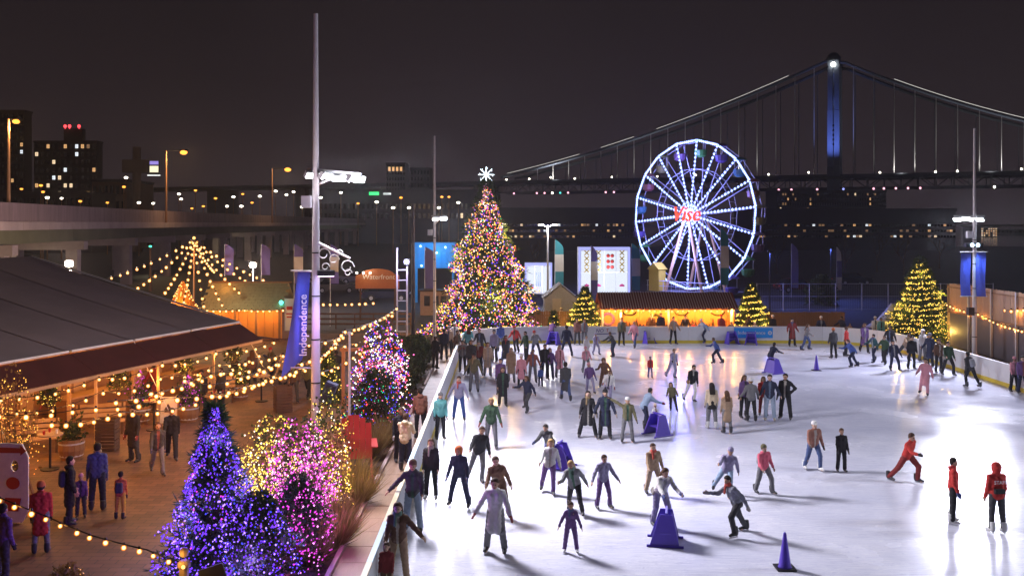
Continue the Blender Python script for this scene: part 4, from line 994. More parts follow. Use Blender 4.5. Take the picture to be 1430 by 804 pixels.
barrel('barrel planter with magenta lights right of the white sign', gp(263, 588), (e_mag, 90))
barrel('barrel planter with magenta lights left of the white sign', gp(196, 590), (e_mag, 90), 1.3)
barrel('barrel planter with small yellow lights under the blue banner', gp(335, 556), (e_yel, 40), .7, (1, .6, .2))
barrel('unlit barrel planter beside the wooden bench', gp(100, 640), None)
t = thing('sandwich_board', 'white sandwich board sign standing on the plaza', 'sign', gp(237, 589), RAD(8))
for s in (-1, 1):
    M = Matrix.Rotation(s * RAD(10), 3, 'X')
    q = MB(); q.box((0, s * .14, .46), (.62, .03, .92), M=M); o = q.build('board', mat('sign_cream', (.72, .62, .48), .5), t)
    q = MB()
    for x in (-.32, .32): q.box((x, s * .14 - s * 0, .46), (.05, .05, .96), M=M)
    q.build('board_frame', m_wood, o)
q = MB(); q.prism([(-.14, .5), (.14, .5), (.0, .74)], -.285, -.275); q.box((0, -.262, .44), (.26, .01, .05)); q.build('printed_mark', m_wood_dark, t)
def bench(label, loc, rz):
    t = thing('wooden_bench', label, 'bench', loc, rz, 'wooden benches by the tent')
    for k in range(3):
        q = MB(); q.box((0, -.2 + k * .17, .45), (1.6, .14, .04)); q.build('seat_slat', m_wood_pale, t)
    for k in range(3):
        q = MB(); q.box((0, .27 + k * .03, .62 + k * .16), (1.6, .035, .12)); q.build('back_slat', m_wood_pale, t)
    for x in (-.7, .7):
        for y in (-.22, .22):
            q = MB(); q.box((x, y, .215), (.07, .07, .42)); q.build('leg', m_wood_dark, t)
        q = MB(); q.box((x, .32, .72), (.06, .05, .6)); q.build('back_post', m_wood_dark, t)
    return t
bench('wooden bench left of the unlit barrel by the tent', gp(45, 632), RAD(25))
bench('wooden bench right of the unlit barrel under bulbs', gp(140, 606), RAD(20))
bench('wooden bench under the awning beside the magenta barrel', gp(300, 562), RAD(15))
# photo board with a face hole
t = thing('photo_board', 'white and red photo board with face hole at the left edge', 'photo board', (-12.1, 22.7, 0), RAD(-8))
q = MB(); vs = []; fs = []; N = 20; oc = []; ic = []
W, Hh, hx, hz = .95, 1.92, .12, 1.40
for y in (0, .04):
    b = len(vs)
    for k in range(N):
        a = 2 * math.pi * k / N; c_, s_ = math.cos(a), math.sin(a); mxx = max(abs(c_) / (W / 2), abs(s_) / (Hh / 2)) ; vs.append((c_ / mxx, y, Hh / 2 + .02 + s_ / mxx))
    for k in range(N):
        a = 2 * math.pi * k / N; vs.append((hx + .10 * math.cos(a), y, hz + .14 * math.sin(a)))
for k in range(N):
    k2 = (k + 1) % N; fs += [(k, k2, N + k2, N + k), (2 * N + k2, 2 * N + k, 3 * N + k, 3 * N + k2), (k2, k, 2 * N + k, 2 * N + k2), (N + k, N + k2, 3 * N + k2, 3 * N + k)]
q.add(vs, fs); q.build('board', mat('photo_white', (.70, .66, .62), .5), t)
q = MB(); q.prism([(-.45, 1.70), (.28, 1.72), (.28, 1.66), (.44, 1.78), (.28, 1.90), (.28, 1.84), (-.45, 1.84)], -.012, -.004); q.build('printed_arrow', m_red, t)
q = MB(); q.lathe([(.02, -.004), (.30, -.004), (.30, .004), (.02, .004)], n=16, sx=.6, sy=.5); o = q.build('printed_patch', m_red, t); o.rotation_euler = (RAD(90), 0, 0); o.location = (.08, -.008, .98)
q = MB(); q.prism([(-.2, .3), (.22, .3), (.30, .62), (-.12, .62)], -.012, -.004); q.build('printed_patch', m_red, t)
for x in (-.4, .4):
    q = MB(); q.bar((x, .05, 1.2), (x, .55, .02), .05, .04); q.build('brace', m_wood, t)
# post with a carved head and lantern at the bottom
t = thing('lantern_post', 'yellow lit wooden post with round knob at the bottom edge', 'post', (at(257, 760, 17).x, 17, 0))
q = MB(); q.lathe([(.09, 0), (.09, 1.02), (.12, 1.05), (.12, 1.12), (.06, 1.16)], n=10); q.build('post', m_wood_pale, t)
q = MB(); q.ball((0, 0, 1.30), .09, 10, 7); q.build('knob', m_wood_pale, t)
q = MB(); q.ball((.03, -.13, 1.08), .035, 8, 6); q.build('bulb', e_bulb, t)
lamp('POINT', (t.location.x - .1, 16.7, 1.25), 7, (1, .6, .15), t, .05)
t = thing('sloped_sign', 'small dark sloped sign beside the lantern post', 'sign', (at(290, 800, 16.8).x + .1, 16.8, 0), RAD(-10))
q = MB(); q.box((0, 0, .95), (.5, .03, .34), M=Matrix.Rotation(RAD(-20), 3, 'Y')); q.build('panel', mat('slate', (.08, .07, .08), .6), t); q = MB(); q.box((0, .03, .45), (.06, .05, .9)); q.build('leg', m_wood, t)
# giant red adirondack chair seen from behind
t = thing('adirondack_chair', 'oversized red adirondack chair seen from behind near the path', 'chair', (-4.45, 27.1, 0), RAD(10)); t.scale = (.86,) * 3
bk = Matrix.Rotation(RAD(-14), 3, 'X')
for k in range(6):
    x = -.50 + .2 * k; hh = 1.45 - .35 * (x / .55) ** 2
    q = MB(); q.box((x, -.3 - .0, .62 + hh / 2), (.19, .05, hh), M=bk); q.build('back_slat', m_red, t)
for z in (.75, 1.35):
    q = MB(); q.box((0, -.36 - (z - 1.3) * .24, z), (1.2, .05, .12), M=bk); q.build('back_rail', m_red, t)
for k in range(5):
    q = MB(); q.box((0, .02 + k * .19, .58 + k * .03), (1.15, .17, .05)); q.build('seat_slat', m_red, t)
for s in (-1, 1):
    q = MB(); q.box((s * .70, .25, .98), (.22, 1.25, .05)); q.build('armrest', m_red, t)
    q = MB(); q.box((s * .62, .80, .48), (.08, .16, .94)); q.build('leg', m_red, t)
    q = MB(); q.bar((s * .60, .95, .58), (s * .60, -.70, .06), .06, .18); q.build('leg', m_red, t)
# wooden frame and white post
t = thing('timber_gate_frame', 'wooden post frame with crossbar behind the red chair', 'frame', (at(491, 500, 36).x, 36, 0))
for s in (-.32, .32):
    q = MB(); q.box((s, 0, 1.25), (.12, .12, 2.5)); q.build('post', m_wood, t)
q = MB(); q.box((0, 0, 2.43), (.9, .13, .13)); q.build('crossbar', m_wood, t)
t = thing('white_post', 'slim white post standing before the wooden frame', 'post', (at(488, 500, 31).x, 31, 0)); q = MB(); q.tube((0, 0, 0), (0, 0, 3.6), .045, .035, 8); q.build('shaft', m_white, t); q = MB(); q.ball((0, 0, 3.65), .07); q.build('finial', m_white, t)

# standing tables and crates in front of the bar
def table(label, loc):
    t = thing('high_table', label, 'table', loc, 0, 'round standing tables before the bar')
    q = MB(); q.lathe([(.36, 1.02), (.36, 1.06), (.02, 1.065)], n=16); q.build('table_top', m_wood_pale, t)
    q = MB(); q.tube((0, 0, .03), (0, 0, 1.02), .035); q.build('leg', m_black, t); q = MB(); q.lathe([(.26, 0), (.26, .03), (.04, .05)], n=14); q.build('base', m_black, t)
    for k in range(3): q = MB(); q.lathe([(.03, 0), (.04, .12), (.035, .12)], (.2 * math.cos(k * 2.1), .2 * math.sin(k * 2.1), 1.066), 8); q.build('cup', m_red if k else m_white, t)
table('round standing table left of the sandwich board', gp(215, 600)); table('round standing table by the yellow lit barrel', gp(365, 560)); table('round standing table near the left bench', gp(70, 655)); table('round standing table under the middle strings', gp(300, 592))
for (x, y_, lab) in ((150, 628, 'dark crate stack before the right bench'), (20, 668, 'dark crate stack behind the photo board'), (395, 575, 'dark crate stack left of the banner pole')):
    t = thing('crate', lab, 'crate', gp(x, y_), random.uniform(0, 1))
    for k in range(3):
        for j in range(3):
            for sd in (-1, 1): q = MB(); q.box((0, sd * .24, .07 + k * .34 + j * .11), (.6, .025, .09)); q.build('slat', m_wood_dark, t); q = MB(); q.box((sd * .30, 0, .07 + k * .34 + j * .11), (.025, .46, .09)); q.build('slat', m_wood_dark, t)
# wires and hanging banner under the marquee, guy ropes of the roof
for i_, s_ in enumerate((-8.6, -1.0, 5.9, 12.6)):
    t = thing('guy_rope', ['first', 'second', 'third', 'fourth'][i_] + ' guy rope of the marquee eave counted from the camera', 'rope', tp(s_, -1.9, 0), 0, 'guy ropes of the marquee')
    q = MB(); q.tube((0, 0, 0), tp(s_, -.03, EZ) - tp(s_, -1.9, 0), .012, None, 5); q.build('rope', m_white, t); q = MB(); q.tube((0, 0, 0), (-.03, 0, .18), .02, .015, 6); q.build('peg', m_steel, t)
# ------------------------------------------------------------------ long red roofed hut behind the boards
hx0, hx1, hy = 5.95, 14.45, 58.4
hut = thing('market_hut', 'long orange market hut with ribbed red roof behind the rink', 'hut', ((hx0 + hx1) / 2, hy, 0)); W = hx1 - hx0
m_orw = mat('hut_wall_orange', (.62, .30, .08), .6, 0, .2, 3, .1)
for k in range(17):
    q = MB(); q.box((-W / 2 + .25 + k * (W / 17), .62, 1.02), (W / 17 - .012, .05, 2.0)); q.build('wall_board', m_orw, hut)
q = MB(); q.box((0, 1.9, 1.0), (W, 2.5, 2.0)); q.build('body', m_wood, hut)
sl = math.atan2(.85, 1.3)
n_r = 52
q = MB(); v = [(-W / 2 - .1, -.12, 1.98), (W / 2 + .1, -.12, 1.98), (W / 2 + .1, 1.6, 2.86), (-W / 2 - .1, 1.6, 2.86)]; v += [(a, b, c - .05) for a, b, c in v]
q.add(v, [(0, 1, 2, 3), (7, 6, 5, 4), (0, 4, 5, 1), (1, 5, 6, 2), (2, 6, 7, 3), (3, 7, 4, 0)]); rf = q.build('roof', m_redroof, hut)
v = [(-W / 2 - .1, 1.6, 2.86), (W / 2 + .1, 1.6, 2.86), (W / 2 + .1, 3.3, 1.98), (-W / 2 - .1, 3.3, 1.98)]; v += [(a, b, c - .05) for a, b, c in v]
q = MB(); q.add(v, [(0, 1, 2, 3), (7, 6, 5, 4), (0, 4, 5, 1), (1, 5, 6, 2), (2, 6, 7, 3), (3, 7, 4, 0)]); q.build('rear_roof', m_redroof, hut)
r0 = None
for k in range(n_r):
    x = -W / 2 + (k + .5) * W / n_r
    if r0 is None: q = MB(); q.bar((0, -.14, 2.01), (0, 1.6, 2.90), .045, .05); r0 = q.build('roof_rib', mat('rib_pale', (.45, .30, .27), .4, .2), rf); o = r0
    else: o = r0.copy(); col.objects.link(o)
    o.location = (x, 0, 0)
for x in (-W / 2 + .1, -W / 2 + 1.25, 0, W / 2 - .3):
    q = MB(); q.box((x, .1, 1.0), (.12, .12, 1.96)); q.build('post', m_white, hut)
for i, x in enumerate((-2.4, .9, 3.2)):
    # swag garland and wreath decorations
    q = MB()
    for k in range(12):
        a0, a1 = math.pi + k * math.pi / 12, math.pi + (k + 1) * math.pi / 12
        q.tube((x + .42 * math.cos(a0), .55, 1.72 + .22 * math.sin(a0)), (x + .42 * math.cos(a1), .55, 1.72 + .22 * math.sin(a1)), .05, .05, 5)
    q.build('garland', m_leaf, hut)
for i, x in enumerate((-3.75, -.75)):
    q = MB(); R_ = .36 if i == 0 else .28
    for k in range(14): q.tube((x + R_ * math.cos(k * .449), .52, 1.25 + R_ * math.sin(k * .449)), (x + R_ * math.cos((k + 1) * .449), .52, 1.25 + R_ * math.sin((k + 1) * .449)), .09, .09, 6)
    q.build('wreath', mat('wreath_violet', (.25, .12, .42), .6) if i == 0 else m_leaf, hut)
q = MB()
for k in range(26):
    x = -2.6 + k * .22; h_ = random.uniform(.9, 1.35); q.prism([(x - .1, .8), (x + .1, .8), (x, h_)], .56, .6)
tag(q.build('painted_cutouts', m_wood_dark, hut), kind='stuff')
t = festoon('row of warm bulbs under the eave of the red roofed hut', [(hx0, hy - .12, 1.92), ((hx0 + hx1) / 2 - 2, hy - .12, 1.92), ((hx0 + hx1) / 2 + 2, hy - .12, 1.92), (hx1, hy - .12, 1.92)], 24, .06, .055, 75, 2)

# plank fences behind the boards
def plank_fence(label, x0, x1, y, h, m, wd=.15, group=None):
    t = thing('plank_fence', label, 'fence', ((x0 + x1) / 2, y, 0), 0, group); n = int((x1 - x0) / wd); p0 = None
    for k in range(n):
        if p0 is None: q = MB(); q.box((0, 0, h / 2), (wd - .015, .03, h)); p0 = q.build('plank', m, t); o = p0
        else: o = p0.copy(); col.objects.link(o)
        o.location = (x0 + (k + .5) * wd - t.location.x, random.uniform(-.008, .008), 0); o.scale = (1, 1, random.uniform(.985, 1.01))
    for z in (.35, h - .3):
        q = MB(); q.box((0, .05, z), (x1 - x0, .05, .09)); q.build('rail', m, t)
    return t
m_fence = mat('fence_brown', (.20, .105, .06), .75, 0, .35, 4, .3, .3, (1, 1, .2))
plank_fence('brown plank fence between christmas tree and short fir', 1.4, 4.6, 61.2, 1.55, m_fence)
plank_fence('brown plank fence right of the hut behind the boards', 16.9, 22.0, 60.5, 1.55, m_fence)
# tall fence along the right side
t = thing('tall_fence', 'tall slatted wooden fence above dark panels beyond the right boards', 'fence', (26.6, 51, 0)); p0 = None
for k in range(100):
    if p0 is None: q = MB(); q.box((0, 0, 2.85), (.035, .115, 1.7)); p0 = q.build('slat', mat('slat_wood', (.45, .27, .16), .65, 0, .3, 4, .25, .3, (1, 1, .2)), t); o = p0
    else: o = p0.copy(); col.objects.link(o)
    o.location = (random.uniform(-.01, .01), -7.6 + k * .125, 0); o.scale = (1, 1, random.uniform(.99, 1.01))
for k in range(5):
    q = MB(); q.box((.05, -6.4 + k * 2.5, 1.0), (.08, 2.46, 1.98)); q.build('panel', mat('panel_dark', (.10, .085, .10), .6, 0, .2, 2, .05), t)
    q = MB(); q.box((-.08, -7.6 + k * 2.5, 1.85), (.1, .1, 3.7)); q.build('post', m_steel, t)
q = MB(); q.box((-.06, -1.3, 2.02), (.06, 12.6, .08)); q.box((-.04, -1.3, 3.5), (.06, 12.6, .08)); q.build('rail', m_wood, t)
# short return of the fence facing the rink, near the fir
plank_fence('pale plank fence panel behind the right banner pole', 26.9, 28.9, 56.8, 3.6, mat('slat_pale', (.50, .36, .25), .7, 0, .25, 4, .2, .3, (1, 1, .2)), .13)
festoon('string of warm bulbs sagging along the tall right fence', [(26.4, 56.0, 2.5), (26.45, 52, 2.25), (26.45, 48.5, 1.85), (26.45, 45.5, 2.0)], 26, .10, .045, 12, 4)
festoon('upper string of warm bulbs above the tall right fence', [(27.2, 53.5, 3.1), (26.7, 50.5, 2.75), (26.4, 47.8, 2.9), (26.3, 45, 3.4)], 12, .10, .06, 14, 3)

# ------------------------------------------------------------------ chalet, bonfire tepee and light tepee
m_shing = mat('thatch_shingle', (.36, .33, .20), .85, 0, .35, 5, .3)
t = thing('market_chalet', 'timber chalet with lit shingle roof and glowing orange front', 'chalet', (-16.4, 58, 0)); W = 5.0
q = MB(); q.box((0, 1.3, 1.0), (W - .2, 2.3, 2.0)); q.build('body', m_wood, t)
for k in range(9):
    q = MB(); q.box((-W / 2 + .32 + k * .54, .10, 1.02), (.52, .05, 1.9)); q.build('front_board', m_orange, t)
for r_ in range(9):
    for k in range(13):
        z = 2.02 + r_ * .17; y = -.45 + r_ * .22
        q = MB(); q.box((-W / 2 - .1 + (k + .5 + .5 * (r_ % 2)) * .39, y, z), (.375, .3, .035), M=Matrix.Rotation(RAD(36), 3, 'X')); q.build('shingle', m_shing, t)
q = MB(); q.box((0, 1.62, 3.55), (W + .3, .2, .1)); q.build('ridge', m_wood, t)
v = [(-W / 2, 1.6, 3.5), (W / 2, 1.6, 3.5), (W / 2, 3.4, 2.0), (-W / 2, 3.4, 2.0)]; v += [(a, b, c - .06) for a, b, c in v]
q = MB(); q.add(v, [(0, 1, 2, 3), (7, 6, 5, 4), (0, 4, 5, 1), (1, 5, 6, 2), (2, 6, 7, 3), (3, 7, 4, 0)]); q.build('rear_roof', m_shing, t)
for x in (-2.3, -.4, .9, 2.35):
    q = MB(); q.box((x, -.35, 1.0), (.12, .12, 2.0)); q.build('post', m_wood, t)
q = MB(); q.box((2.95, -.2, 1.65), (.62, .06, 2.0)); o = q.build('sign_board', m_white, t)
q = MB(); q.box((2.95, -.24, 2.05), (.36, .02, .22)); q.box((2.95, -.24, 1.7), (.4, .02, .08)); q.box((2.95, -.24, 1.5), (.34, .02, .08)); q.build('printed_mark', m_red, o)
q = MB(); q.ball((2.45, -.3, 2.4), .14); q.build('green_lamp', emit('lamp_teal', (.1, .95, .7), 4), t)
for x in (-1.6, .3, 1.7): lamp('POINT', (-16.4 + x, 57.2, 1.7), 55, (1, .45, .12), t, .1)
lamp('POINT', (-16.4, 55.8, 3.6), 120, (1, .85, .5), t, .2)
festoon('row of warm bulbs along the eave of the timber chalet', [(-19, 57.4, 2.0), (-16.4, 57.4, 2.0), (-13.6, 57.4, 2.0)], 14, .06, .055, 10, 7)
t = thing('fire_pavilion', 'small orange glowing pavilion under the tepee of bulbs', 'pavilion', (-21.2, 61, 0))
for k in range(10):
    a = k * .628; q = MB(); q.tube((1.05 * math.cos(a), 1.05 * math.sin(a), 1.5), (.05 * math.cos(a), .05 * math.sin(a), 3.5), .05, .03, 5); q.build('rafter', m_orange, t)
q = MB(); q.lathe([(1.0, 1.5), (.98, 1.55), (.05, 3.4), (.02, 3.4)], n=10); q.build('roof', m_orange, t)
for k in range(6):
    a = k * 1.047; q = MB(); q.box((.9 * math.cos(a), .9 * math.sin(a), .76), (.1, .1, 1.5)); q.build('post', m_wood, t)
a_ = rng.random(90) * 6.28; zz = rng.random(90); bulbs_mesh('fairy_lights', np.stack([(1.08 - zz) * np.cos(a_), (1.08 - zz) * np.sin(a_), 1.55 + zz * 1.9], -1), .05, e_bulb, t)
lamp('POINT', (-21.2, 59.4, 2.0), 180, (1, .42, .08), t, .2)
tx, ty, tz = -20.8, 62, 6.25
t = thing('tepee_mast', 'slim mast holding up the tepee of bulb strings', 'mast', (tx, ty, 0)); q = MB(); q.tube((0, 0, 0), (0, 0, tz), .07, .05, 8); q.build('shaft', m_wood_pale, t); q = MB(); q.ball((0, 0, tz + .08), .1); q.build('finial', e_bulb, t)
order = ['to the far left', 'left towards the tent roof', 'over the tent roof edge', 'down beside the fire pavilion', 'towards the camera', 'down to the tent end', 'over the chalet left corner', 'over the chalet ridge', 'towards the right floodlight', 'away behind the mast']
for k, (x, y_, Y_) in enumerate(((150, 389, 62), (188, 404, 57), (228, 411, 55), (256, 424, 53), (286, 434, 52), (312, 428, 54), (338, 411, 57), (356, 399, 61), (372, 392, 66), (300, 380, 70))):
    festoon('string of warm bulbs from the tepee mast ' + order[k], [(tx, ty, tz), at(x, y_, Y_)], 11 if k != 4 else 8, .25, .07, 24, 5, 'strings of the bulb tepee')

# ------------------------------------------------------------------ lit display boxes, marquee, blue stage
def display(label, px0, px1, y0, y1, Y, rows, cols_, decor):
    a, b = at(px0, y1, Y), at(px1, y0, Y); W, Hh = b.x - a.x, b.z - a.z
    t = thing('light_display', label, 'light display', ((a.x + b.x) / 2, Y, 0)); z0 = a.z
    q = MB(); q.box((0, .9, z0 + Hh / 2), (W, 1.5, Hh)); q.build('housing', m_white, t)
    for s in (-1, 1):
        q = MB(); q.box((s * (W / 2 - .08), .05, z0 + Hh / 2), (.16, .2, Hh)); q.build('edge_light', emit('edge_violet', (.42, .45, 1), 1.1), t)
    q = MB(); q.box((0, .05, z0 + Hh - .12), (W - .34, .2, .24)); q.build('edge_light', MATS['edge_violet'], t)
    for j in range(rows):
        for i in range(cols_):
            x = -W / 2 + .2 + (i + .5) * (W - .4) / cols_; z = z0 + .1 + (j + .5) * (Hh - .4) / rows
            q = MB(); q.box((x, .08, z), ((W - .4) / cols_ - .07, .06, (Hh - .4) / rows - .07)); o = q.build('lit_panel', emit('panel_white', (.80, .86, 1), 1.05), t)
            d = decor[(j * cols_ + i) % len(decor)]
            if d == 'x':
                q = MB()
                for k in range(4):
                    zc = z - .75 + k * .5; q.bar((x - .2, .03, zc - .2), (x + .2, .03, zc + .2), .05, .09); q.bar((x - .2, .03, zc + .2), (x + .2, .03, zc - .2), .05, .09)
                q.build('lattice', mat('decor_gold', (.45, .30, .03), .4, .3), o)
            elif d == 'o':
                q = MB()
                for k in range(3):
                    for m_ in range(2): q.ball((x - .18 + .36 * m_, .02, z - .5 + k * .5), .17, 8, 5)
                q.build('baubles', m_red, o)
            elif d == 'b':
                q = MB()
                for k in range(3): q.bar((x - .15 + .15 * k, .03, z - .6), (x - .15 + .15 * k, .03, z + .6), .03, .07)
                q.build('ribbons', mat('decor_blue', (.06, .10, .6), .4), o)
            elif d == 's':
                q = MB(); q.prism([(x - .22, z - .3), (x + .22, z - .3), (x + .22, z - .18), (x, z - .05), (x - .22, z - .18)], 0.0, .05); q.build('ornament', mat('decor_pink', (.6, .06, .25), .4), o)
    for x in (-W / 2 + .1, W / 2 - .1):
        q = MB(); q.box((x, .9, z0 / 2), (.15, .15, max(.1, z0))); q.build('foot', m_steel, t)
    lamp('POINT', (t.location.x, Y - 1.6, z0 + Hh / 2), 420, (.7, .75, 1), t, .5)
display('large glowing display box with gold lattice and red baubles', 808, 880, 345, 412, 82, 2, 4, ['s', 's', '', 's', 'x', 'x', 'o', 'x'])
display('smaller glowing display box with blue ribbons beside the big tree', 733, 771, 367, 410, 82, 1, 3, ['', 'b', ''])
t = thing('white_marquee', 'small white gabled marquee between the two glowing displays', 'tent', (at(783, 400, 72).x, 72, 0))
q = MB(); q.prism([(-1.25, 0), (1.25, 0), (1.25, 1.5), (0, 2.5), (-1.25, 1.5)], 0, 2.6); q.build('canopy', mat('marquee_white', (.55, .62, .80), .7), t)
q = MB(); q.prism([(-1.4, 1.45), (0, 2.56), (1.4, 1.45), (1.4, 1.52), (0, 2.64), (-1.4, 1.52)], -.1, 2.7); q.build('roof', mat('marquee_roof', (.4, .42, .5), .7), t)
q = MB(); q.box((-.3, -.02, .8), (.7, .03, 1.4)); q.build('door_flap', m_white, t)
# blue lit stage container
t = thing('blue_container', 'cyan lit shipping container stage left of the big tree', 'container', (at(607, 360, 86).x, 86, 0)); W = 3.7
for k in range(15):
    q = MB(); q.box((-W / 2 + (k + .5) * W / 15, 0 if k % 2 else .05, 4.35), (W / 15, .06, 2.3)); q.build('corrugation', mat('container_blue', (.02, .26, .62), .4), t)
q = MB(); q.box((0, 1.2, 4.35), (W, 2.2, 2.4)); q.build('box', MATS['container_blue'], t)
for x in (-W / 2 + .15, -W / 2 + 1.1, W / 2 - .15):
    q = MB(); q.box((x, .1, 1.58), (.22, .2, 3.16)); q.build('leg', MATS['container_blue'], t)
for x, z in ((-1.3, 5.2), (1.0, 5.1), (-1.2, 3.4), (1.35, 3.5), (.2, 4.6)):
    q = MB(); q.ball((x, -.12, z), .10, 6, 4); q.build('stage_lamp', emit('stage_cyan', (.4, .8, 1), 5), t)
lamp('POINT', (t.location.x, 83.2, 4.6), 420, (.12, .55, 1), t, .3)
t = thing('ticket_cabin', 'low pinkish cabin with dark windows under the cyan container', 'cabin', (at(606, 415, 74).x, 74, 0))
q = MB(); q.box((0, .8, .95), (2.2, 1.6, 1.9)); q.build('wall', mat('cabin_pink', (.40, .27, .24), .7), t); q = MB(); q.box((0, .8, 1.95), (2.5, 1.9, .12)); q.build('roof', m_wood_dark, t)
for x in (-.55, .15, .75):
    q = MB(); q.box((x, -.02, 1.15), (.45, .05, .8)); q.build('window', m_glassdark, t)
# brown oval sign
p = at(527, 389, 70); t = thing('oval_sign', 'brown oval topped sign with white lettering before parked cars', 'sign', (p.x, 70, 0))
q = MB(); pl = [(-1.65, p.z - .75), (1.65, p.z - .75), (1.65, p.z + .25)] + [(1.3 * math.cos(a), p.z + .25 + .5 * math.sin(a)) for a in np.linspace(.15, math.pi - .15, 9)] + [(-1.65, p.z + .25)]
q.prism(pl, 0, .1); q.build('panel', mat('sign_brown', (.36, .12, .045), .6), t)
lettering('Waterfront', .52, m_white, t, (.1, -.02, p.z + .12), extr=.01)
for x in (-1.3, 1.3): q = MB(); q.box((x, .16, (p.z) / 2), (.12, .12, p.z)); q.build('post', m_wood_dark, t)
q = MB()
for x in (-1.5, -1.0, -.5): q.ball((x, -.3, p.z + .45), .08)
q.build('sign_lamp', e_str, t); lamp('POINT', (p.x - .8, 69.2, p.z + .6), 30, (1, .7, .4), t, .1)

# feather flags and banner poles
m_teal = mat('flag_teal', (.05, .33, .45), .7, 0, .1, 3, .1); m_lav = mat('flag_violet', (.16, .14, .5), .7, 0, .1, 3, .1)
def feather(label, px, yt, yb, Y, c1, c2, w_=.8):
    a, b = at(px, yt, Y), at(px, yb, Y); t = thing('feather_flag', label, 'flag', (a.x, Y, 0), random.uniform(-.3, .3), 'tall feather flags'); z0, z1 = b.z, a.z
    q = MB(); q.tube((-w_ / 2, .0, 0), (-w_ / 2, .0, z1), .035, .02, 6); q.build('pole', m_steel, t)
    for lo, hi, m_ in ((0, .3, c1), (.3, .68, c2), (.68, 1, c1)):
        v = []; f = []; n = 6
        for s in (0, .012):
            for k in range(n + 1):
                u = lo + (hi - lo) * k / n; ww = w_ * (1 if u < .82 else 1 - ((u - .82) / .18) ** 1.6 * .85); z = z0 + (z1 - z0) * u
                for i in range(3): v.append((-w_ / 2 + ww * i / 2, .02 + s + .06 * math.sin(u * 7 + i), z))
        for k in range(n):
            for i in range(2):
                x = k * 3 + i; b_ = (x, x + 1, x + 4, x + 3); f += [b_, tuple(21 + y for y in b_[::-1])]
        q = MB(); q.add(v, f); q.build('cloth', m_, t, True)
    return t
feather('teal and white feather flag left of the large display box', 781, 335, 398, 80, m_teal, m_white, .75)
feather('pale grey feather flag before the large display box', 830, 343, 412, 80, m_lav, m_white, .6)
feather('teal and white feather flag left of the ferris wheel', 888, 340, 405, 84, m_teal, m_white, .8)
feather('white and teal feather flag before the ferris wheel', 1012, 318, 398, 84, m_teal, m_white, .8)
feather('blue feather flag right of the ferris wheel', 1110, 340, 402, 92, m_lav, m_lav, .7)
feather('pale feather flag further right of the ferris wheel', 1172, 345, 405, 96, m_white, m_lav, .6)
feather('violet triangular feather flag before the cyan container', 601, 345, 404, 76, m_lav, m_lav, .9)
for x, lab in ((320, 'under viaduct left of floodlight'), (371, 'under viaduct right of floodlight'), (417, 'left of banner pole'), (467, 'right of banner pole')):
    feather('blue and white feather flag ' + lab, x, 341, 396 if x > 400 else 384, 66, m_lav, m_white if x > 400 else m_lav, .62)

# ------------------------------------------------------------------ parked cars
def car(label, px, py, rz, c, s=1.0):
    p = gp(px, py); t = thing('parked_car', label, 'car', (p.x, p.y, 0), rz, 'cars parked behind the plaza')
    m_ = mat('car_' + label.split()[0] + str(px), c, .25, .3, .05, 2, 0, .6)
    q = MB(); q.prism([(-2.2, .35), (2.2, .35), (2.25, .65), (2.05, .85), (1.0, .95), (-1.9, .98), (-2.25, .85), (-2.28, .5)], -.86, .86); q.build('body', m_, t)
    q = MB(); v = [(-1.75, -.78, .97), (1.05, -.78, .95), (1.05, .78, .95), (-1.75, .78, .97), (-1.3, -.62, 1.45), (.35, -.62, 1.46), (.35, .62, 1.46), (-1.3, .62, 1.45)]
    q.add(v, [(4, 5, 6, 7), (0, 1, 5, 4), (1, 2, 6, 5), (2, 3, 7, 6), (3, 0, 4, 7)]); q.build('cabin_glass', m_glassdark, t)
    q = MB(); q.box((-.48, 0, 1.475), (1.6, 1.2, .04)); q.build('roof', m_, t)
    for x in (-1.4, 1.4):
        for y in (-.8, .8):
            q = MB(); q.tube((x, y - .1, .33), (x, y + .1, .33), .33, None, 14); wv = q.build('wheel', m_black, t); q = MB(); q.tube((x, y - .12, .33), (x, y + .12, .33), .18, None, 10); q.build('rim', m_steel, wv)
    for y in (-.6, .6):
        q = MB(); q.box((2.2, y, .7), (.08, .35, .14)); q.build('headlight', m_white, t); q = MB(); q.box((-2.26, y, .75), (.06, .35, .14)); q.build('tail_light', m_red, t)
car('black parked car behind the oval sign', 522, 408, RAD(8), (.02, .02, .024)); car('grey parked car left of the black one', 470, 409, RAD(5), (.12, .12, .13))
car('white parked car under the viaduct by the banner pole', 452, 396, RAD(170), (.5, .5, .5)); car('dark blue parked car nearest the truss tower', 540, 420, RAD(4), (.02, .03, .07))
car('silver parked car beyond the oval sign', 500, 396, RAD(6), (.3, .3, .32)); car('dark red parked car in the lot right of the wheel', 1112, 408, RAD(12), (.12, .02, .02))
car('dark grey parked car in the lot beside the red one', 1190, 398, RAD(10), (.05, .05, .055))
# cars on the elevated road are hidden; the railing in front of the lot
t = thing('lot_railing', 'dark rail fence between the plaza and the parked cars', 'fence', (-12, 64.5, 0))
for k in range(9): q = MB(); q.box((-5 + k * 1.3, 0, .55), (.08, .08, 1.1)); q.build('post', m_wood_dark, t)
for z in (.35, .7, 1.05): q = MB(); q.box((.2, -.06, z), (10.8, .05, .12)); q.build('rail', m_wood_dark, t)

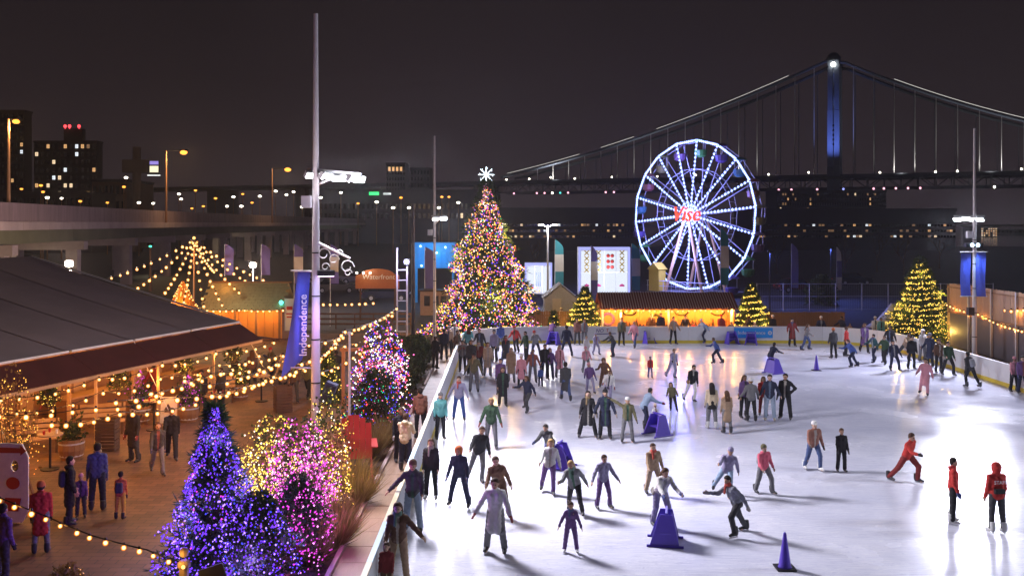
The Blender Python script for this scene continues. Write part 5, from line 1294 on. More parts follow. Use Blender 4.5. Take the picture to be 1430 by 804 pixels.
# lot right of the wheel: mesh fence, snow pile, dark dome bush, blue lamps added to tint the ground
t = thing('mesh_fence', 'wire mesh fence across the blue lit lot right of wheel', 'fence', (31, 78, 0))
for k in range(10):
    q = MB(); q.tube((-10 + k * 2.2, 0, 0), (-10 + k * 2.2, 0, 2.3), .035, None, 6); q.build('post', m_steel, t)
q = MB()
for z in (.1, 1.2, 2.25): q.tube((-10, 0, z), (9.8, 0, z), .02, None, 4)
for k in range(130): x = -10 + k * .152; q.tube((x, 0, .1), (x, 0, 2.25), .004, None, 3, False)
tag(q.build('wire', m_steel, t), kind='stuff')
t = thing('snow_pile', 'pile of scraped snow left of the right fir tree', 'snow', (at(1238, 440, 66).x, 66, 0)); v = []; f = []; n = 18
for j in range(n):
    for i in range(n):
        x, y = -1.9 + 3.8 * i / (n - 1), -1.4 + 2.8 * j / (n - 1); r = math.hypot((x - .5) / 1.9, y / 1.4)
        z = 1.5 * max(0, 1 - r) ** 1.1 * (1 + .25 * math.sin(x * 4 + y * 3)) - .02 + .05 * math.sin(7 * x) * math.cos(6 * y) * max(0, 1 - r); v.append((x, y, z))
for j in range(n - 1):
    for i in range(n - 1): a = j * n + i; f.append((a, a + 1, a + n + 1, a + n))
q = MB(); q.add(v, f); q.build('heap', mat('snow', (.75, .78, .85), .6, 0, .05, 6, .3), t, True)
shrub('shrub', 'dark dome shaped bush in the blue lot', (at(1148, 430, 84).x, 84, 0), 1.3, 2.3, 900, [], None, .02, .3, .07)
for i, (px, Y_) in enumerate(((1160, 88), (1075, 76))):
    p = at(px, 345, Y_); t = thing('blue_fill_lamp', ['added blue fill lamp on a slim post near the dome bush', 'added blue fill lamp on a slim post right behind the wheel'][i], 'lamp post', (p.x, Y_, 0))
    q = MB(); q.tube((0, 0, 0), (0, 0, 5), .05, None, 6); q.build('pole', m_black, t); q = MB(); q.box((0, -.1, 5.02), (.4, .25, .12)); o = q.build('lamp_head', m_black, t)
    lamp('SPOT', (p.x, Y_ - .1, 4.9), 1600, (.12, .2, 1), t, .1, (p.x + 3, Y_ - 3, 0), 140, .5)
# bare trees beyond the lot
def bare_tree(label, loc, h):
    t = thing('bare_tree', label, 'tree', loc, 0, 'bare trees beyond the lot'); tr = MB(); lim = MB()
    def grow(p, d, ln, r, lv, mbx):
        e = p + d * ln; mbx.tube(p, e, r, r * .65, 5, False)
        if lv == 0: return
        for k in range(3 if lv > 1 else 4):
            nd = (d + Vector((random.gauss(0, .55), random.gauss(0, .55), random.uniform(.0, .5)))).normalized(); grow(p.lerp(e, random.uniform(.65, 1)), nd, ln * random.uniform(.55, .8), r * .55, lv - 1, lim)
    grow(Vector((0, 0, 0)), Vector((0, 0, 1)), h * .35, h * .022, 4, tr)
    tr.build('trunk', m_bark, t); tag(lim.build('crown', m_bark, t), kind='stuff')
for x, Y_, h_, lab in ((1180, 125, 6.5, 'bare tree beyond the pale feather flag'), (1225, 140, 7.5, 'bare tree behind the snow pile'), (1262, 130, 6.5, 'bare tree left above the right fir'), (1312, 150, 7, 'bare tree behind the right fir tree'), (1085, 135, 6, 'bare tree close right of the wheel'), (748, 130, 6, 'bare tree between big tree and twin lamp')):
    bare_tree(lab, (at(x, 312, Y_).x, Y_, 0), h_)

# ------------------------------------------------------------------ cones, skating aids, ad panel, board writing
def cone(label, px, py, s=1.0):
    p = gp(px, py, .02); t = thing('traffic_cone', label, 'cone', p, 0, 'purple cones on the ice')
    q = MB(); q.lathe([(.15 * s, .03), (.13 * s, .06), (.03 * s, .74 * s), (.02 * s, .76 * s)], n=18); q.build('body', m_purple, t, True)
    q = MB(); q.box((0, 0, .017), (.4 * s, .4 * s, .03)); q.build('base', m_black, t)
cone('purple cone standing alone on the ice in front', 1096, 793); cone('purple cone on the ice near the far skaters at right', 1140, 517)
_aid = None
def aid(label, px, py, rz, s=1.0):
    global _aid
    p = gp(px, py, .02)
    if _aid is None:
        t = thing('skating_aid', label, 'skating aid', p, rz, 'purple skating aids')
        for sx in (-1, 1):
            q = MB(); vs = [(sx * .42, -.42, .05), (sx * .42, .38, .05), (sx * .30, .20, .86), (sx * .30, -.14, .86)]; vs += [(a - sx * .05, b, c) for a, b, c in vs]
            q.add(vs, [(0, 1, 2, 3), (7, 6, 5, 4), (0, 4, 5, 1), (1, 5, 6, 2), (2, 6, 7, 3), (3, 7, 4, 0)]); q.build('side_panel', m_purple, t)
            q = MB(); q.tube((sx * .42, -.5, .035), (sx * .42, .5, .035), .035, None, 8); q.build('runner', m_purple, t)
        q = MB(); vs = [(-.40, .36, .06), (.40, .36, .06), (.29, .19, .80), (-.29, .19, .80)]; vs += [(a, b - .04, c) for a, b, c in vs]
        q.add(vs, [(0, 1, 2, 3), (7, 6, 5, 4), (0, 4, 5, 1), (1, 5, 6, 2), (2, 6, 7, 3), (3, 7, 4, 0)]); q.build('front_panel', m_purple, t)
        q = MB(); q.box((0, .02, .36), (.76, .34, .05)); q.build('seat', m_purple, t)
        q = MB(); q.tube((-.34, .04, .9), (.34, .04, .9), .035, None, 10); q.build('handle', m_purple, t); _aid = t
    else:
        t = copy_tree(_aid); t.location = p; t.rotation_euler = (0, 0, rz); t['label'] = label
    t.scale = (s * .82,) * 3
    return t
aid('purple skating aid pushed by parent in light blue jacket', 918, 607, RAD(-60))
aid('purple skating aid pushed by brown haired skater in front', 929, 757, RAD(-100))
aid('purple skating aid at the far boards left of navy suited pair', 905, 479, RAD(30)); aid('purple skating aid at the far boards beside the blue ad panel', 1049, 481, RAD(-20))
aid('purple skating aid just left of the blue ad panel', 1022, 480, RAD(10)); aid('purple skating aid at far boards near the tree', 773, 481, RAD(-30))
aid('dark purple skating aid under the bending navy skater', 1080, 521, RAD(120))
aid('purple skating aid left of centre near the front skaters', 783, 652, RAD(70))
ad = thing('ad_panel', 'bright blue advertising panel with white lettering on far boards', 'sign', ((at(1052, 470, RY1).x), RY1 - .03, 0)); q = MB(); q.box((0, .0, .66), (2.35, .012, .62)); q.build('panel', m_adblue, ad)
lettering('Independence', .30, m_white, ad, (-.12, -.012, .66), extr=.002)
q = MB(); q.lathe([(.02, -.003), (.12, -.003), (.12, .003), (.02, .003)], n=16); o = q.build('emblem', m_white, ad); o.rotation_euler = (RAD(90), 0, 0); o.location = (1.0, -.012, .66)
q = MB(); q.box((1.0, -.019, .66), (.04, .004, .15)); q.box((1.0, -.019, .66), (.13, .005, .04)); q.build('emblem_cross', m_adblue, ad)
wl = thing('board_lettering', 'dark hand lettered words on the far white boards', 'lettering', (at(843, 464, RY1).x, RY1 - .004, .78))
lettering('NO', .30, mat('ink_navy', (.05, .06, .22), .5), wl, (-.25, -.006, 0), extr=.002, shear=.2); lettering('T', .30, m_red, wl, (.22, -.006, .02), extr=.002, shear=.1)
q = MB(); q.bar((-.5, -.006, -.2), (.75, -.006, -.16), .004, .05); q.build('underline', MATS['ink_navy'], wl)
# ------------------------------------------------------------------ people
def surface_net(D, org, h):
    S = D < 0; c = [(i, j, k) for i in (0, 1) for j in (0, 1) for k in (0, 1)]
    nx, ny, nz = D.shape
    sl = lambda A, o: A[o[0]:nx - 1 + o[0], o[1]:ny - 1 + o[1], o[2]:nz - 1 + o[2]]
    cnt = sum(sl(S, o).astype(np.int8) for o in c)
    act = (cnt > 0) & (cnt < 8); I = np.argwhere(act)
    V8 = np.stack([sl(D, o)[act] for o in c], 1); C = np.array(c, np.float32)
    acc = np.zeros((len(I), 3), np.float32); num = np.zeros((len(I), 1), np.float32)
    for a in range(8):
        for b in range(a + 1, 8):
            if np.abs(C[a] - C[b]).sum() != 1: continue
            da, db = V8[:, a], V8[:, b]; m = (da < 0) != (db < 0)
            t = np.where(m, da / np.where(m, da - db, 1), 0)[:, None]
            acc += np.where(m[:, None], C[a] + t * (C[b] - C[a]), 0); num += m[:, None]
    verts = (I + acc / num) * h + org
    idx = np.full(act.shape, -1, np.int32); idx[act] = np.arange(len(I))
    faces = []
    for ax in range(3):
        lo = [slice(1, -1)] * 3; hi = [slice(1, -1)] * 3
        lo[ax] = slice(0, -1); hi[ax] = slice(1, None)
        A, B = S[tuple(lo)], S[tuple(hi)]; E = np.argwhere(A != B)
        if len(E) == 0: continue
        flip = A[tuple(E.T)]
        g = E.copy(); u, v = [x for x in range(3) if x != ax]
        g[:, u] += 1; g[:, v] += 1
        q = []
        for du, dv in ((-1, -1), (0, -1), (0, 0), (-1, 0)):
            w_ = g.copy(); w_[:, u] += du; w_[:, v] += dv; q.append(idx[tuple(w_.T)])
        q = np.stack(q, 1)
        if ax == 1: flip = ~flip
        q[~flip] = q[~flip][:, ::-1]; faces.append(q)
    return verts, np.concatenate(faces)
def blob(name, bones, h, k=.03, cuts=(), wr=0.0):
    A = np.array([[*b[0], b[2]] for b in bones]); B = np.array([[*b[1], b[3]] for b in bones])
    lo = np.minimum(A[:, :3] - A[:, 3:], B[:, :3] - B[:, 3:]).min(0) - 3 * h; hi = np.maximum(A[:, :3] + A[:, 3:], B[:, :3] + B[:, 3:]).max(0) + 3 * h
    n = np.ceil((hi - lo) / h).astype(int) + 1
    D = np.full(n, .2, np.float32); ax = [lo[i] + h * np.arange(n[i]) for i in range(3)]
    mg = k + 2.5 * h
    for b in bones:
        a = np.array(b[0], float); e = np.array(b[1], float); rm = max(b[2], b[3])
        i0 = np.maximum(0, np.floor((np.minimum(a, e) - rm - mg - lo) / h).astype(int)); i1 = np.minimum(n, np.ceil((np.maximum(a, e) + rm + mg - lo) / h).astype(int) + 1)
        X, Y, Zz = np.meshgrid(ax[0][i0[0]:i1[0]], ax[1][i0[1]:i1[1]], ax[2][i0[2]:i1[2]], indexing='ij')
        d = e - a; L2 = d @ d + 1e-9
        t = np.clip(((X - a[0]) * d[0] + (Y - a[1]) * d[1] + (Zz - a[2]) * d[2]) / L2, 0, 1)
        dd = np.sqrt((X - a[0] - t * d[0]) ** 2 + (Y - a[1] - t * d[1]) ** 2 + (Zz - a[2] - t * d[2]) ** 2) - (b[2] + (b[3] - b[2]) * t)
        s = (slice(i0[0], i1[0]), slice(i0[1], i1[1]), slice(i0[2], i1[2])); o = D[s]
        hh = np.clip(.5 + .5 * (o - dd) / k, 0, 1); D[s] = o * (1 - hh) + dd * hh - k * hh * (1 - hh)
    if cuts:
        X, Y, Zz = np.meshgrid(*ax, indexing='ij')
        for p, nv in cuts: D = np.maximum(D, ((X - p[0]) * nv[0] + (Y - p[1]) * nv[1] + (Zz - p[2]) * nv[2]).astype(np.float32))
        D[0], D[-1] = .1, .1; D[:, 0], D[:, -1] = .1, .1; D[:, :, 0], D[:, :, -1] = .1, .1
    v, f = surface_net(D, lo, h)
    if wr: v = v + wr * (np.sin(v[:, [1, 2, 0]] * 43 + 1.3) * np.sin(v[:, [2, 0, 1]] * 61 + 2.1) + .6 * np.sin(v[:, [2, 1, 0]] * 88 + v[:, [0, 2, 1]] * 37))
    me = mesh_np(name, v, f); me.polygons.foreach_set('use_smooth', [True] * len(me.polygons))
    return me

POSES = {  # lean, (hipL, kneeL, abdL), (hipR, kneeR, abdR), arms ((swing, abd, elbow) L, R), head pitch
    'stand': (2, (3, 4, 4), (-2, 2, 4), ((4, 6, 16), (0, 6, 20)), 5),
    'glide': (13, (24, 34, 5), (-14, 10, 8), ((-18, 16, 24), (32, 17, 34)), 6),
    'push': (22, (42, 50, 4), (-26, 8, 16), ((-38, 20, 20), (48, 20, 45)), 12),
    'arms': (7, (12, 18, 9), (4, 12, 9), ((14, 24, 22), (-2, 28, 20)), 10),
    'bent': (31, (26, 30, 7), (8, 22, 7), ((48, 8, 22), (48, 8, 22)), 12),
    'walk': (5, (24, 8, 2), (-20, 14, 2), ((-20, 7, 15), (24, 7, 20)), 4),
    'rail': (8, (10, 14, 7), (0, 6, 7), ((18, 9, 34), (14, 44, 14)), 8),
    'raill': (8, (10, 14, 7), (0, 6, 7), ((14, 44, 14), (18, 9, 34)), 8),
    'hips': (4, (4, 4, 8), (0, 3, 8), ((-22, 38, 82), (6, 10, 15)), 6),
    'phone': (4, (3, 4, 4), (0, 3, 4), ((34, 6, 95), (30, 6, 100)), 18),
    'hold': (5, (6, 8, 6), (0, 5, 6), ((10, 20, 12), (8, 21, 14)), 6),
    'wide': (9, (14, 20, 15), (2, 8, 17), ((12, 17, 26), (-8, 16, 22)), 4),
    'pocket': (3, (4, 4, 5), (-1, 3, 5), ((-2, 22, 46), (-2, 22, 46)), 4),
    'wave': (6, (10, 14, 8), (0, 6, 8), ((6, 16, 20), (20, 125, 20)), 2),
}
skins = [(.50, .31, .22), (.42, .25, .17), (.22, .12, .075), (.55, .36, .27)]
m_eye = mat('eye_dark', (.02, .015, .012), .3, 0, 0, 5, 0); m_lip = mat('lip', (.30, .10, .09), .5, 0, .1, 5, 0)
m_blade = mat('skate_blade', (.7, .7, .72), .25, .9, .05, 4, 0)
def rotx(v, a): c, s = math.cos(a), math.sin(a); return Vector((v.x, v.y * c - v.z * s, v.y * s + v.z * c))
foot_cache = {}
def boot_mesh(kind, h):
    key = (kind, h > .025)
    if key not in foot_cache:
        foot_cache[key] = blob('boot', [((0, -.05, .13), (0, -.04, .26), .062, .062), ((0, -.05, .075), (0, .06, .07), .05, .048), ((0, .05, .07), (0, .16, .06), .047, .036)], .014 if h < .025 else .02, .03, [((0, 0, .03), (0, 0, -1)), ((0, 0, .27), (0, 0, 1))])
        q = MB(); q.box((0, .05, .005), (.006, .30, .03)); q.box((0, -.05, .028), (.02, .05, .03)); q.box((0, .12, .028), (.02, .05, .03))
        if 'blade' not in foot_cache: o = q.build('blade', m_blade); foot_cache['blade'] = o.data; bpy.data.objects.remove(o)
    return foot_cache[key]
labels_seen = {}
def person(px, fy, hm, face, pose, top, bot, head, where, style='jacket', skate=True, boots=(.03, .03, .035), z=.02, skin=None, extra=None, grp=None):
    p = gp(px, fy, z); Y = p.y; rnd = random.Random(int(px * 7 + fy * 13))
    h = .0165 if Y < 24 else (.021 if Y < 33 else (.030 if Y < 46 else .037))
    hm = hm or rnd.uniform(1.60, 1.76); s = hm / 1.72; child = hm < 1.3
    hs = 1.0 if not child else 1.18                                   # a child's head is larger for its body
    h = h / s if False else h
    sw = .138 if head[0] in ('long', 'bun') or child else .152
    jt = lambda a: a + rnd.uniform(-3, 3)
    lean, LL, RR, arms, hp = POSES[pose]; lean = RAD(jt(lean)); J = {}
    # joints in body units (1.72 m tall figure), pelvis at the origin for now, forward = +y
    for sd, prm in ((-1, LL), (1, RR)):
        hip = Vector((sd * .092, 0, 0)); a, kn, ab = RAD(jt(prm[0])), RAD(max(2, jt(prm[1]))), RAD(prm[2])
        d1 = Vector((sd * math.sin(ab), math.sin(a) * math.cos(ab), -math.cos(a) * math.cos(ab))); knee = hip + d1 * .425
        d2 = Vector((sd * math.sin(ab) * .7, math.sin(a - kn) * math.cos(ab), -math.cos(a - kn) * math.cos(ab))).normalized(); ank = knee + d2 * .415
        J[sd] = (hip, knee, ank)
    low = min(J[-1][2].z, J[1][2].z); base = (.115 if skate else .085) - low
    up = Vector((0, 0, base)); T = lambda v: rotx(v, -lean) + up       # torso frame leans forward
    for sd in (-1, 1): J[sd] = tuple(v + up for v in J[sd])
    chest = T(Vector((0, 0, .36))); neck = T(Vector((0, .0, .50))); 
    hd = lambda v: T(Vector((0, .0, .50)) + rotx(Vector(v) * hs, -RAD(hp) + lean * .75))
    A = {}
    for sd, prm in ((-1, arms[0]), (1, arms[1])):
        sh = T(Vector((sd * (sw + .022), 0, .425))); a, ab, el = RAD(jt(prm[0])), RAD(jt(prm[1])), RAD(prm[2])
        d1 = Vector((sd * math.sin(ab), math.sin(a) * math.cos(ab), -math.cos(a) * math.cos(ab))); elb = sh + d1 * .275
        inward = .55 if el > RAD(60) else .1
        d2 = rotx(d1, el) - Vector((sd * math.sin(el) * inward, 0, 0)); d2.normalize(); wr = elb + d2 * .245
        if pose == 'hips' and sd == -1: wr = T(Vector((sd * .16, -.02, .04))); d2 = (wr - elb).normalized()
        A[sd] = (sh, elb, wr, d2)
    S_ = lambda v: tuple(x * s for x in v)
    def bone(a, b, r0, r1): return (S_(a), S_(b), r0 * s, r1 * s)
    B = [bone(T(Vector((-.06, 0, .0))), T(Vector((.06, 0, .0))), .10, .10), bone(T(Vector((-.04, 0, .08))), T(Vector((-.075, .01, .36))), .088, .095), bone(T(Vector((.04, 0, .08))), T(Vector((.075, .01, .36))), .088, .095),
         bone(T(Vector((-.02, 0, .47))), T(Vector((-sw, 0, .425))), .055, .052), bone(T(Vector((.02, 0, .47))), T(Vector((sw, 0, .425))), .055, .052), bone(neck - Vector((0, 0, .03)), hd((0, .01, .08)), .052, .05),
         bone(hd((0, .012, .115)), hd((0, -.012, .165)), .074, .086), bone(hd((0, .045, .07)), hd((0, .04, .10)), .045, .05), bone(hd((0, .098, .118)), hd((0, .088, .145)), .015, .01),
         bone(hd((-.078, -.005, .115)), hd((-.082, -.01, .14)), .016, .018), bone(hd((.078, -.005, .115)), hd((.082, -.01, .14)), .016, .018)]
    for sd in (-1, 1):
        hip, knee, ank = J[sd]; sh, elb, wr, d2 = A[sd]
        B += [bone(hip, knee, .088, .058), bone(knee, knee.lerp(ank, .35), .056, .058), bone(knee.lerp(ank, .35), ank, .056, .037), bone(ank, ank + Vector((0, .12, -.05)), .04, .032), bone(sh, elb, .05, .04), bone(elb, wr, .041, .027)]
        u = d2; sv = Vector((0, 1, 0)) if abs(u.y) < .8 else Vector((0, 0, 1)); fwd = (sv - u * sv.dot(u)).normalized(); nv = u.cross(fwd)
        pm = wr + u * .075
        B += [bone(wr + u * .02 + fwd * .018, pm + fwd * .024, .022, .022), bone(wr + u * .02 - fwd * .018, pm - fwd * .024, .022, .022)]
        for k, L_ in enumerate((.078, .088, .082, .064)):
            o_ = fwd * (.033 - .022 * k); m1 = pm + o_ + u * L_ * .5; cu = nv * (-sd) * .016
            B += [bone(pm + o_, m1 + cu * .5, .0105, .010), bone(m1 + cu * .5, pm + o_ + u * L_ * .92 + cu * 1.8, .010, .008)]
        B += [bone(wr + u * .03 + fwd * .03, wr + u * .07 + fwd * .062, .014, .012), bone(wr + u * .07 + fwd * .062, wr + u * .105 + fwd * .066, .012, .009)]
    me = blob('person', B, h, .016 * s)
    sk = skin if skin is not None else rnd.choice(skins)
    me.materials.append(mat('skin_%d' % int(sk[0] * 100), sk, .5, 0, .08, 10, .05)); me.materials.append(m_eye); me.materials.append(m_lip)
    n = len(me.polygons); ctr = np.empty(n * 3, np.float32); me.polygons.foreach_get('center', ctr); ctr = ctr.reshape(-1, 3); mi = np.zeros(n, np.int32)
    for ex in (-.032, .032): mi[np.linalg.norm(ctr - np.array(S_(hd((ex, .082, .142)))), axis=1) < max(.014, h * .62) * s] = 1
    mi[(np.linalg.norm((ctr - np.array(S_(hd((0, .092, .078))))) * np.array([.6, 1, 1.6]), axis=1) < .022 * s)] = 2
    me.polygons.foreach_set('material_index', mi)
    tn, bn = top[1], bot[1]
    names = {'jacket': 'jacket', 'coat': 'long coat', 'shirt': 'top', 'vest': 'jacket'}
    kind = 'child' if child else 'person'
    lab = '%s in %s %s and %s trousers %s' % (kind, tn, names[style], bn, where)
    o = tag(link('person', me), lab, 'person', grp or ('skaters on the ice' if skate else 'people on the plaza'))
    o.location = p; o.rotation_euler = (0, RAD(rnd.choice((-1, 1)) * rnd.uniform(3, 9)) if pose in ('glide', 'push') else 0, RAD(face))
    # jacket
    g = {'jacket': .017, 'coat': .02, 'shirt': .010, 'vest': .017}[style]
    K = [bone(T(Vector((-.042, 0, .05))), T(Vector((-.075, .01, .35))), .092 + g, .095 + g), bone(T(Vector((.042, 0, .05))), T(Vector((.075, .01, .35))), .092 + g, .095 + g),
         bone(T(Vector((-.02, 0, .465))), T(Vector((-sw, 0, .42))), .056 + g * .8, .054 + g * .8), bone(T(Vector((.02, 0, .465))), T(Vector((sw, 0, .42))), .056 + g * .8, .054 + g * .8), bone(neck + Vector((0, 0, -.03)), neck + Vector((0, .01, .02)), .058 + g * .5, .056 + g * .5)]
    for sd in (-1, 1):
        sh, elb, wr, d2 = A[sd]; K += [bone(sh, elb, .05 + g * .8, .043 + g * .8), bone(elb, wr - d2 * .0, .043 + g * .8, .032 + g * .7)]
        if style == 'coat': K.append(bone(T(Vector((sd * .05, 0, .05))), J[sd][0].lerp(J[sd][1], .92) * .75 + (J[-sd][0].lerp(J[-sd][1], .92)) * .25, .115, .125))
        else: K.append(bone(T(Vector((sd * .055, 0, -.02))), T(Vector((sd * .07, 0, .05))), .105 + g, .10 + g))
    if head[0] == 'hood': K += [bone(hd((0, -.03, .05)), hd((0, -.04, .15)), .085, .105)]
    if style in ('jacket', 'coat') and head[0] != 'hood' and rnd.random() < .55: K += [bone(neck + Vector((-.05, -.075, -.01)), neck + Vector((.05, -.075, -.01)), .05, .05), bone(neck + Vector((-.06, -.03, .015)), neck + Vector((-.045, .045, -.02)), .03, .026), bone(neck + Vector((.06, -.03, .015)), neck + Vector((.045, .045, -.02)), .03, .026)]
    mj = blob('jacket', K, h, .025 * s, wr=.0055); j = link('jacket', mj, fabric(top[0]), o)
    if style in ('jacket', 'coat') and rnd.random() < .55 and head[0] != 'hood':
        inner = rnd.choice([(.30, .29, .28), (.05, .05, .06), (.22, .08, .07), (.40, .36, .32), (.10, .13, .2), (.04, .09, .06)])
        mj.materials.append(fabric(inner)); nn_ = len(mj.polygons); cc = np.empty(nn_ * 3, np.float32); mj.polygons.foreach_get('center', cc); cc = cc.reshape(-1, 3) / s - np.array(up)
        cl, sl_ = math.cos(lean), math.sin(lean); yy = cc[:, 1] * cl - cc[:, 2] * sl_; zz_ = cc[:, 1] * sl_ + cc[:, 2] * cl
        mj.polygons.foreach_set('material_index', ((np.abs(cc[:, 0]) < .028 + .05 * np.clip(zz_ - .1, 0, 1)) & (yy > .03) & (zz_ < .50)).astype(np.int32))
    # trousers
    K = [bone(T(Vector((-.06, 0, .0))), T(Vector((.06, 0, .0))), .108, .108)]; tw = .012 if rnd.random() < .5 else .022
    for sd in (-1, 1):
        hip, knee, ank = J[sd]; K += [bone(hip, knee, .092 + tw * .4, .064 + tw * .6), bone(knee, ank + Vector((0, 0, .03)), .062 + tw * .6, .048 + tw)]
    link('trousers', blob('trousers', K, h, .02 * s, wr=.0045), fabric(bot[0]), o)
    if Y < 47 and rnd.random() < .6:
        gc = rnd.choice([(.02, .02, .022), (.05, .05, .06), (.25, .05, .05), (.35, .33, .32), (.06, .08, .2)])
        for sd in (-1, 1):
            sh, elb, wr, d2 = A[sd]; u = d2; sv = Vector((0, 1, 0)) if abs(u.y) < .8 else Vector((0, 0, 1)); fwd = (sv - u * sv.dot(u)).normalized()
            link('glove', blob('glove', [bone(wr - u * .01, wr + u * .02, .038, .036), bone(wr + u * .03 + fwd * .02, wr + u * .15 + fwd * .018, .03, .022), bone(wr + u * .03 - fwd * .02, wr + u * .14 - fwd * .018, .03, .022), bone(wr + u * .03 + fwd * .03, wr + u * .1 + fwd * .066, .018, .014)], min(h, .02), .015), fabric(gc), o)
    if extra is None and head[0] != 'hood' and rnd.random() < .24: extra = 'scarf'
    elif extra is None and rnd.random() < .13: extra = 'pack'
    if rnd.random() < .12:
        link('shoulder_bag', blob('shoulder_bag', [bone(T(Vector((.17, .03, -.06))), T(Vector((.17, -.08, -.06))), .055, .055), bone(T(Vector((.17, .03, -.0))), T(Vector((.17, -.08, -.0))), .05, .05), bone(T(Vector((.16, -.02, .05))), T(Vector((-.10, -.10, .46))), .012, .012)], h * .8, .015), fabric(rnd.choice([(.03, .025, .02), (.25, .14, .07), (.3, .28, .25)])), o)
    # boots or shoes
    for sd in (-1, 1):
        f = link('skate' if skate else 'shoe', boot_mesh('b', h), None, o)
        if not f.data.materials: f.data.materials.append(None)
        f.material_slots[0].link = 'OBJECT'; f.material_slots[0].material = mat('boot_%02x%02x' % (int(boots[0] * 255), int(boots[2] * 255)), boots, .45, 0, .1, 6, .05)
        a = Vector(S_(J[sd][2])); sole = .115 if skate else .085
        f.scale = (s, s, s); f.location = a - Vector((0, 0, (.09 if skate else .09) * s)) ; f.rotation_euler = (RAD(-10) if a.z > (sole + .06) * s else 0, 0, RAD(-sd * 9))
        if skate:
            b = link('blade', foot_cache['blade'], None, f); b.location = (0, 0, -.005)
    # hair, hats and hoods
    kind_, hc = head[0], head[1]
    if kind_ in ('hair', 'long', 'bun', 'cap', 'beanie', 'pom'):
        hk = [bone(hd((0, -.012, .125)), hd((0, -.016, .17)), .088, .095)]; cuts = []
        if kind_ in ('hair', 'cap', 'beanie', 'pom', 'bun'):
            c0 = S_(hd((0, .045, .185))); nn = hd((0, .8, -.62)) - hd((0, 0, 0)); nn.normalize(); cuts = [(c0, nn)]
        hair_c = hc if kind_ in ('hair', 'long', 'bun') else rnd.choice([(.03, .02, .015), (.10, .05, .025), (.05, .03, .02), (.25, .15, .06)])
        if kind_ == 'long':
            c0 = S_(hd((0, .045, .185))); nn = hd((0, .95, -.45)) - hd((0, 0, 0)); nn.normalize(); cuts = [(c0, nn)]
            for x in (-.05, 0, .05): hk.append(bone(hd((x, -.05, .13)), T(Vector((x * 1.5, -.115, .34))), .055, .045))
        if kind_ == 'bun': hk.append(bone(hd((0, -.09, .20)), hd((0, -.10, .21)), .04, .04))
        link('hair', blob('hair', hk, min(h, .022), .02 * s, cuts), fabric(hair_c, .7), o)
    if kind_ in ('beanie', 'pom', 'cap'):
        zc = .165; cuts = [(S_(hd((0, 0, zc - .012))), tuple((hd((0, .25, -1)) - hd((0, 0, 0))).normalized()))]
        hk = [bone(hd((0, -.012, .15)), hd((0, -.018, .19)), .098, .096)]
        if kind_ == 'pom': hk.append(bone(hd((0, -.02, .315)), hd((0, -.02, .32)), .035, .035))
        if kind_ == 'cap': hk.append(bone(hd((0, .07, .175)), hd((0, .14, .168)), .035, .02))
        link('hat', blob('hat', hk, min(h, .022), .012, cuts), fabric(hc), o)
    if kind_ == 'hood':
        hk = [bone(hd((0, -.015, .11)), hd((0, -.02, .17)), .108, .112)]; nn = (hd((0, 1, -.25)) - hd((0, 0, 0))).normalized()
        link('hood', blob('hood', hk, min(h, .022), .02, [(S_(hd((0, .05, .14))), tuple(nn))]), fabric(hc), o)
    if kind_ == 'scarf' or extra == 'scarf': link('scarf', blob('scarf', [bone(neck + Vector((-.03, .03, .03)), neck + Vector((.03, .03, .03)), .07, .07), bone(neck + Vector((.04, .08, 0)), neck + Vector((.05, .12, -.2)), .035, .03)], h, .02), fabric(hc if kind_ == 'scarf' else rnd.choice([(.45, .08, .06), (.35, .33, .3), (.08, .1, .2), (.3, .22, .12), (.12, .2, .16)])), o)
    if extra == 'pack': link('backpack', blob('backpack', [bone(T(Vector((-.06, -.17, .1))), T(Vector((-.06, -.17, .34))), .08, .075), bone(T(Vector((.06, -.17, .1))), T(Vector((.06, -.17, .34))), .08, .075)], h, .03), fabric((.35, .36, .4) if style == 'jacket' else (.06, .07, .1)), o)
    if extra == 'staff':
        me_ = text_mesh('STAFF', .115, .003); me_.materials.clear(); me_.materials.append(m_white); l_ = link('lettering', me_, None, o)
        M = Matrix.Rotation(-lean, 3, 'X') @ Matrix.Rotation(RAD(90), 3, 'X'); l_.rotation_euler = M.to_euler(); l_.location = T(Vector((0, -.172, .31))) * s
        q = MB(); q.box((0, 0, 0), (.24, .07, .11)); w_ = q.build('waist_bag', m_black, o); w_.location = T(Vector((-.02, -.155, .10))) * s
    if extra == 'skirt': link('skirt', blob('skirt', [bone(T(Vector((0, 0, .03))), up + Vector((0, .02, -.17)), .13, .19)], h, .02, [(S_(up + Vector((0, 0, -.20))), (0, 0, -1))]), fabric((.02, .02, .022)), o)
    return o
BK, NV, GY, WH = ((.022, .022, .026), 'black'), ((.025, .03, .06), 'navy'), ((.16, .16, .17), 'grey'), ((.75, .74, .74), 'white')
CR, TN, BE, BR = ((.66, .55, .38), 'cream'), ((.33, .23, .15), 'tan'), ((.50, .38, .28), 'beige'), ((.13, .07, .045), 'brown')
RD, PK, PU, LV = ((.42, .035, .03), 'red'), ((.62, .28, .33), 'pink'), ((.13, .07, .20), 'purple'), ((.30, .28, .42), 'lavender')
TL, LB, BL, GN = ((.14, .42, .42), 'teal'), ((.30, .40, .56), 'light blue'), ((.05, .09, .28), 'blue'), ((.035, .07, .04), 'dark green')
OL, CH_, JN, LJ = ((.14, .13, .07), 'olive'), ((.055, .055, .06), 'charcoal'), ((.06, .09, .20), 'denim'), ((.30, .37, .48), 'pale denim')
MR, OR, YE = ((.20, .03, .03), 'maroon'), ((.55, .16, .05), 'orange'), ((.55, .33, .06), 'yellow')
hB, hD, hL = ('hair', (.02, .015, .012)), ('hair', (.06, .03, .018)), ('hair', (.30, .19, .08))
